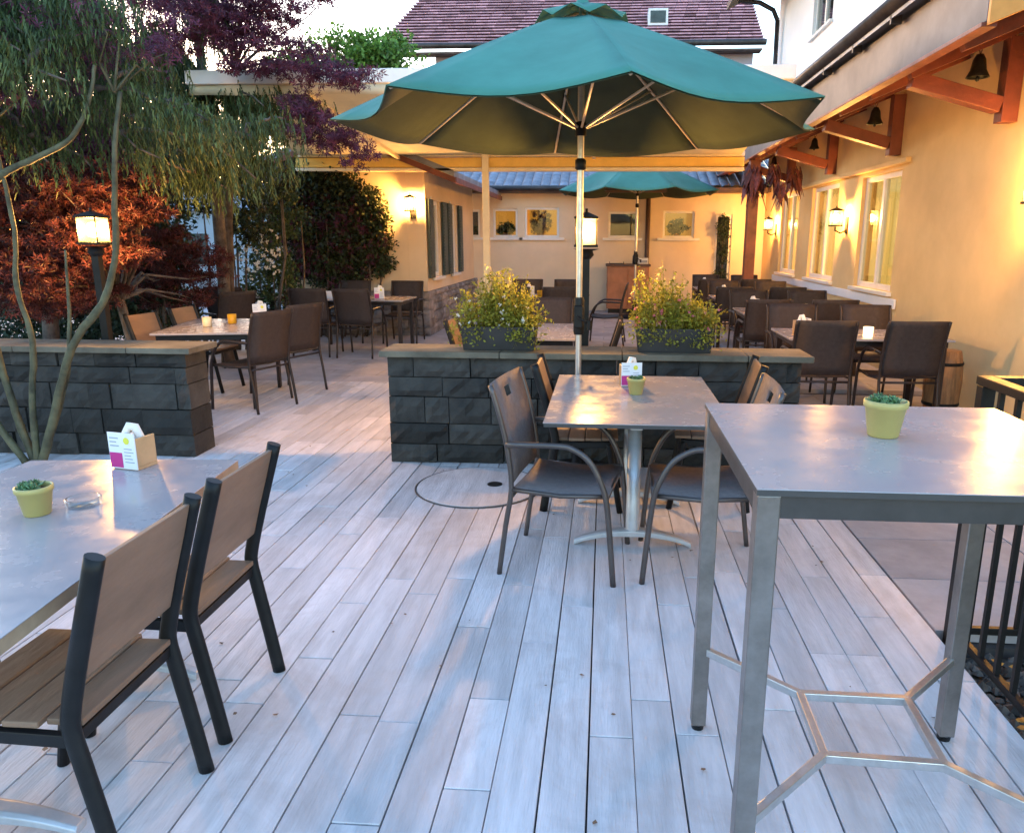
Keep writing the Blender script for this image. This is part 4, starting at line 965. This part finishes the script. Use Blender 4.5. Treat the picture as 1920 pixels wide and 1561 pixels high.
broad_tree('purple_maple', 'purple-leaved maple reaching over the awning and past the parasol tip', 'tree', [(-5.2, 10.0, 0), (-5.0, 9.9, 1.8), (-4.6, 9.4, 2.9), (-4.2, 8.8, 3.4)], [.09, .07, .05, .04],
           [((-3.9, 7.7, 3.75), (.8, .4, .4), 150), ((-3.2, 7.6, 3.8), (.6, .35, .28), 60), ((-3.3, 7.6, 3.35), (.55, .3, .25), 60), ((-2.72, 7.45, 3.12), (.35, .3, .12), 20), ((-2.35, 7.3, 3.03), (.25, .25, .06), 12),
            ((-2.8, 7.5, 2.62), (.32, .3, .2), 34), ((-2.5, 7.5, 2.42), (.2, .2, .16), 16), ((-3.0, 7.5, 2.85), (.25, .3, .15), 12)], 'purple', .058, 33, per=22, crad=.12, flat=.4, nl=26, lr=.014)
broad_tree('green_tree', 'bright green leafy tree in front of the red tiled roof', 'tree', [(-8.2, 23, 0), (-8.0, 22.5, 3), (-7.6, 22, 5.2)], [.25, .2, .12],
           [((-7.2, 22, 6.35), (1.5, 1.0, .7), 120), ((-6.2, 21.8, 6.5), (.9, .7, .55), 70), ((-8.5, 22, 6.1), (1.0, .8, .6), 60)], 'green', .16, 34, leaf=leaf_oval, per=34, crad=.32, flat=.6, nl=20, lr=.05)
# --- hedges and background greenery
def hedge(name, label, cat, vols, m, size, seed, per=40, crad=.2, leaf=leaf_oval, stems=None, up=.3):
    rr = random.Random(seed); t = thing(name, label, cat); b = MB(); cs = clumps(b, vols, rr, leaf, size, per, crad, .8, up=up); b.build('foliage', m, t)
    b = MB()
    for c in rr.sample(cs, min(len(cs), 14)): b.tube([(c.x*.7+vols[0][0][0]*.3, c.y, 0), (c.x, c.y, c.z*.6), c], [.02, .014, .006], 5)
    b.build('stem', 'bark2', t); return t
hedge('dark_hedge', 'dark dense hedge standing behind the red maple', 'hedge', [((-7.4, 9.2, 1.2), (1.6, .5, 1.3), 230), ((-6.1, 8.9, .9), (.75, .5, .95), 110), ((-6.8, 8.3, .6), (1.8, .4, .7), 120)], 'darkleaf', .07, 41, per=46)
hedge('conical_shrub', 'dark green conical shrub left of the grey trunk', 'shrub', [((-5.2, 8.5, .75), (.5, .3, .8), 150), ((-5.1, 8.5, 1.6), (.36, .25, .5), 80), ((-5.6, 8.6, 1.7), (.4, .25, .5), 70)], 'darkleaf', .05, 42, per=40, crad=.1)
hedge('background_tree', 'tall dark evergreen mass behind the purple maple at far left', 'tree', [((-9.5, 13, 3.0), (2.4, .8, 2.6), 260), ((-12, 13, 3.0), (2.2, .8, 3.0), 150)], 'darkleaf', .13, 43, per=44, crad=.38)
hedge('climbing_plant', 'dark climbing plant covering the left part of the gabled house front', 'climbing plant', [((-4.75, 12.1, 1.75), (.8, .16, .98), 260), ((-4.1, 12.13, 1.75), (.6, .14, .68), 150), ((-3.70, 12.13, 1.55), (.25, .12, .62), 50), ((-4.3, 12.1, 1.0), (.5, .12, .25), 40), ((-4.6, 12.1, 2.45), (.8, .15, .25), 90), ((-3.75, 12.15, 2.2), (.22, .1, .12), 12), ((-3.55, 12.15, 1.9), (.1, .08, .1), 5), ((-3.6, 12.15, 1.2), (.12, .08, .2), 8)], 'vine', .075, 44, per=34, crad=.14)
_cl = [o for o in COL.objects if o.name == 'climbing_plant'][-1]; rr = random.Random(440); b = MB()
clumps(b, [((-4.3, 12.02, 1.6), (.85, .08, .8), 60), ((-5.0, 12.0, 1.7), (.6, .08, .9), 40)], rr, leaf_maple, .07, 18, .12, .8); b.build('reddish_foliage', 'purple', _cl)
hedge('background_tree', 'dark leafy tree closing the view behind the slim grey trunk', 'tree', [((-5.5, 10.3, 2.35), (1.3, .3, .42), 170), ((-6.3, 10.3, 1.3), (.55, .3, 1.3), 150), ((-5.0, 10.4, 1.9), (.35, .25, .5), 40)], 'vine', .07, 47, per=36, crad=.14)
fb = hedge('flowering_bush', 'green bush with white blossoms right of the grey trunk', 'bush', [((-4.95, 10.9, 1.0), (.42, .3, .6), 110), ((-4.85, 11.1, 1.9), (.4, .25, .5), 80)], 'ivy', .06, 45, per=34, crad=.12)
rr = random.Random(46); b = MB()
for i in range(46):
    p = inell(rr, (-4.95, 10.6, 1.35), (.42, .12, .42))
    for k in range(6): leaf_oval(b, p, .045, rr, .3, .9)
b.build('blossom', 'petal_w', fb)
# --- planters
def planter(label, loc, seed, lean, pink):
    rr = random.Random(seed); t = thing('flower_trough', label, 'planter', loc, 0, 'black flower troughs on the centre wall')
    b = MB(); L, w, h = .27, .085, .165
    for sgn in (0,):
        o = [(-L+.02, -w+.01, 0), (L-.02, -w+.01, 0), (L-.02, w-.01, 0), (-L+.02, w-.01, 0), (-L, -w, h), (L, -w, h), (L, w, h), (-L, w, h), (-L+.015, -w+.012, h), (L-.015, -w+.012, h), (L-.015, w-.012, h), (-L+.015, w-.012, h), (-L+.02, -w+.015, h-.02), (L-.02, -w+.015, h-.02), (L-.02, w-.015, h-.02), (-L+.02, w-.015, h-.02)]
        b.add(o, [(3, 2, 1, 0), (0, 1, 5, 4), (1, 2, 6, 5), (2, 3, 7, 6), (3, 0, 4, 7), (4, 5, 9, 8), (5, 6, 10, 9), (6, 7, 11, 10), (7, 4, 8, 11), (12, 13, 14, 15), (8, 9, 13, 12), (9, 10, 14, 13), (10, 11, 15, 14), (11, 8, 12, 15)])
    b.build('trough', 'blackplastic', t, bevel=.004)
    st = MB(); lf = MB(); fl = MB()
    for i in range(170):
        x = rr.uniform(-L, L)*.95; q = abs(x-lean)/L; H_ = max(.06, (.30-.17*q)*rr.choice((rr.uniform(.35, 1.0), rr.uniform(.5, 1.0), rr.uniform(.9, 1.6)))); y = rr.uniform(-w, w)*.8
        tip = V((x*1.15+rr.gauss(0, .05), y*1.6+rr.gauss(0, .03), h+H_)); p0 = V((x, y, h-.02)); mid = p0.lerp(tip, .5)+V((rr.gauss(0, .015), rr.gauss(0, .015), .02))
        st.tube([p0, mid, tip], [.003, .0022, .001], 4)
        k = int(8+H_*60)
        for j in range(k):
            u = rr.uniform(.15, 1); p = p0.lerp(mid, u*2) if u < .5 else mid.lerp(tip, u*2-1)
            leaf_oval(lf, p+V((rr.gauss(0, .012), rr.gauss(0, .012), 0)), rr.uniform(.018, .038), rr, .4, .5)
    for i in range(60):
        x = rr.choice((-1, 1))*rr.uniform(.5, 1.2)*L if rr.random() < .5 else rr.uniform(-1, 1)*L; y = -w-rr.uniform(0, .06); z = h-rr.uniform(-.05, .10)
        for j in range(9): leaf_oval(lf, V((x, y, z))+V((rr.gauss(0, .03), rr.gauss(0, .015), rr.gauss(0, .025))), rr.uniform(.015, .03), rr, .3, .6)
    st.build('stem', 'bedding', t); lf.build('foliage', 'bedding', t)
    for i in range(26):
        x = lean+rr.gauss(0, .11); z = h+.22+abs(rr.gauss(.06, .07)); p = V((x, rr.uniform(-.06, .06), z))
        for j in range(5): leaf_oval(fl, p+V((rr.gauss(0, .004), 0, rr.uniform(-.03, .03))), rr.uniform(.012, .022), rr, .1, .8)
    fl.build('blossom', 'petal_y', t)
    fl = MB()
    for i in range(18):
        p = V((rr.uniform(-1, 1)*L*1.1, rr.uniform(-.12, -.04), h+rr.uniform(-.02, .22)))
        for j in range(5): leaf_oval(fl, p, rr.uniform(.014, .024), rr, .4, .9)
    fl.build('blossom', pink, t)
    return t
planter('black trough overflowing with yellow-green bedding plants on the left part of the centre wall', (-.74, 5.27, .82), 51, -.02, 'petal_w')
planter('black trough with taller trailing plants on the centre wall, right of the parasol pole', (.49, 5.27, .82), 52, -.10, 'petal_p')
# --- plants inside the rear windows, climber by the rear door
for i, (lab, c, r_, m) in enumerate((('green plant standing in the leftmost rear window', (-3.0, 17.56, 1.78), (.11, .06, .12), 'ivy'), ('green plant standing in the second rear window from the left', (-2.3, 17.56, 1.85), (.2, .06, .17), 'ivy'), ('dark red leafy plant filling the third rear window from the left', (-1.5, 17.56, 2.0), (.26, .06, .26), 'purple'),
                              ('dark leafy plant standing in the rear window right of the downpipe', (1.6, 17.56, 1.9), (.24, .06, .16), 'darkleaf'))):
    rr = random.Random(60+i); t = thing('window_plant', lab, 'potted plant', (c[0], c[1], 0)); b = MB()
    clumps(b, [((0, 0, c[2]-.03), r_, 46), ((0, 0, 1.79), (.08, .05, .06), 8)], rr, leaf_maple if m == 'purple' else leaf_oval, .055, 26, .06, .8); b.build('foliage', m, t)
    MB().lathe([(0, 1.632), (.045, 1.632), (.06, 1.74), (.05, 1.74)], n=14).tube([(0, 0, 1.72), (.01, 0, c[2])], .006, 5).build('pot', 'terracotta', t)
t = thing('climbing_plant', 'dark narrow climber hanging beside the rear door near the timber post', 'climbing plant', (2.58, 17.2, 0)); rr = random.Random(70); b = MB()
clumps(b, [((0, 0, 1.85), (.13, .08, .30), 40), ((.03, 0, 1.3), (.07, .06, .3), 14), ((.0, 0, .8), (.14, .06, .3), 14)], rr, leaf_oval, .05, 26, .07, .8); b.build('foliage', 'darkleaf', t)
MB().tube([(0, .03, 0), (.03, .03, .9), (0, .03, 1.9)], .012, 6).build('stem', 'bark2', t)
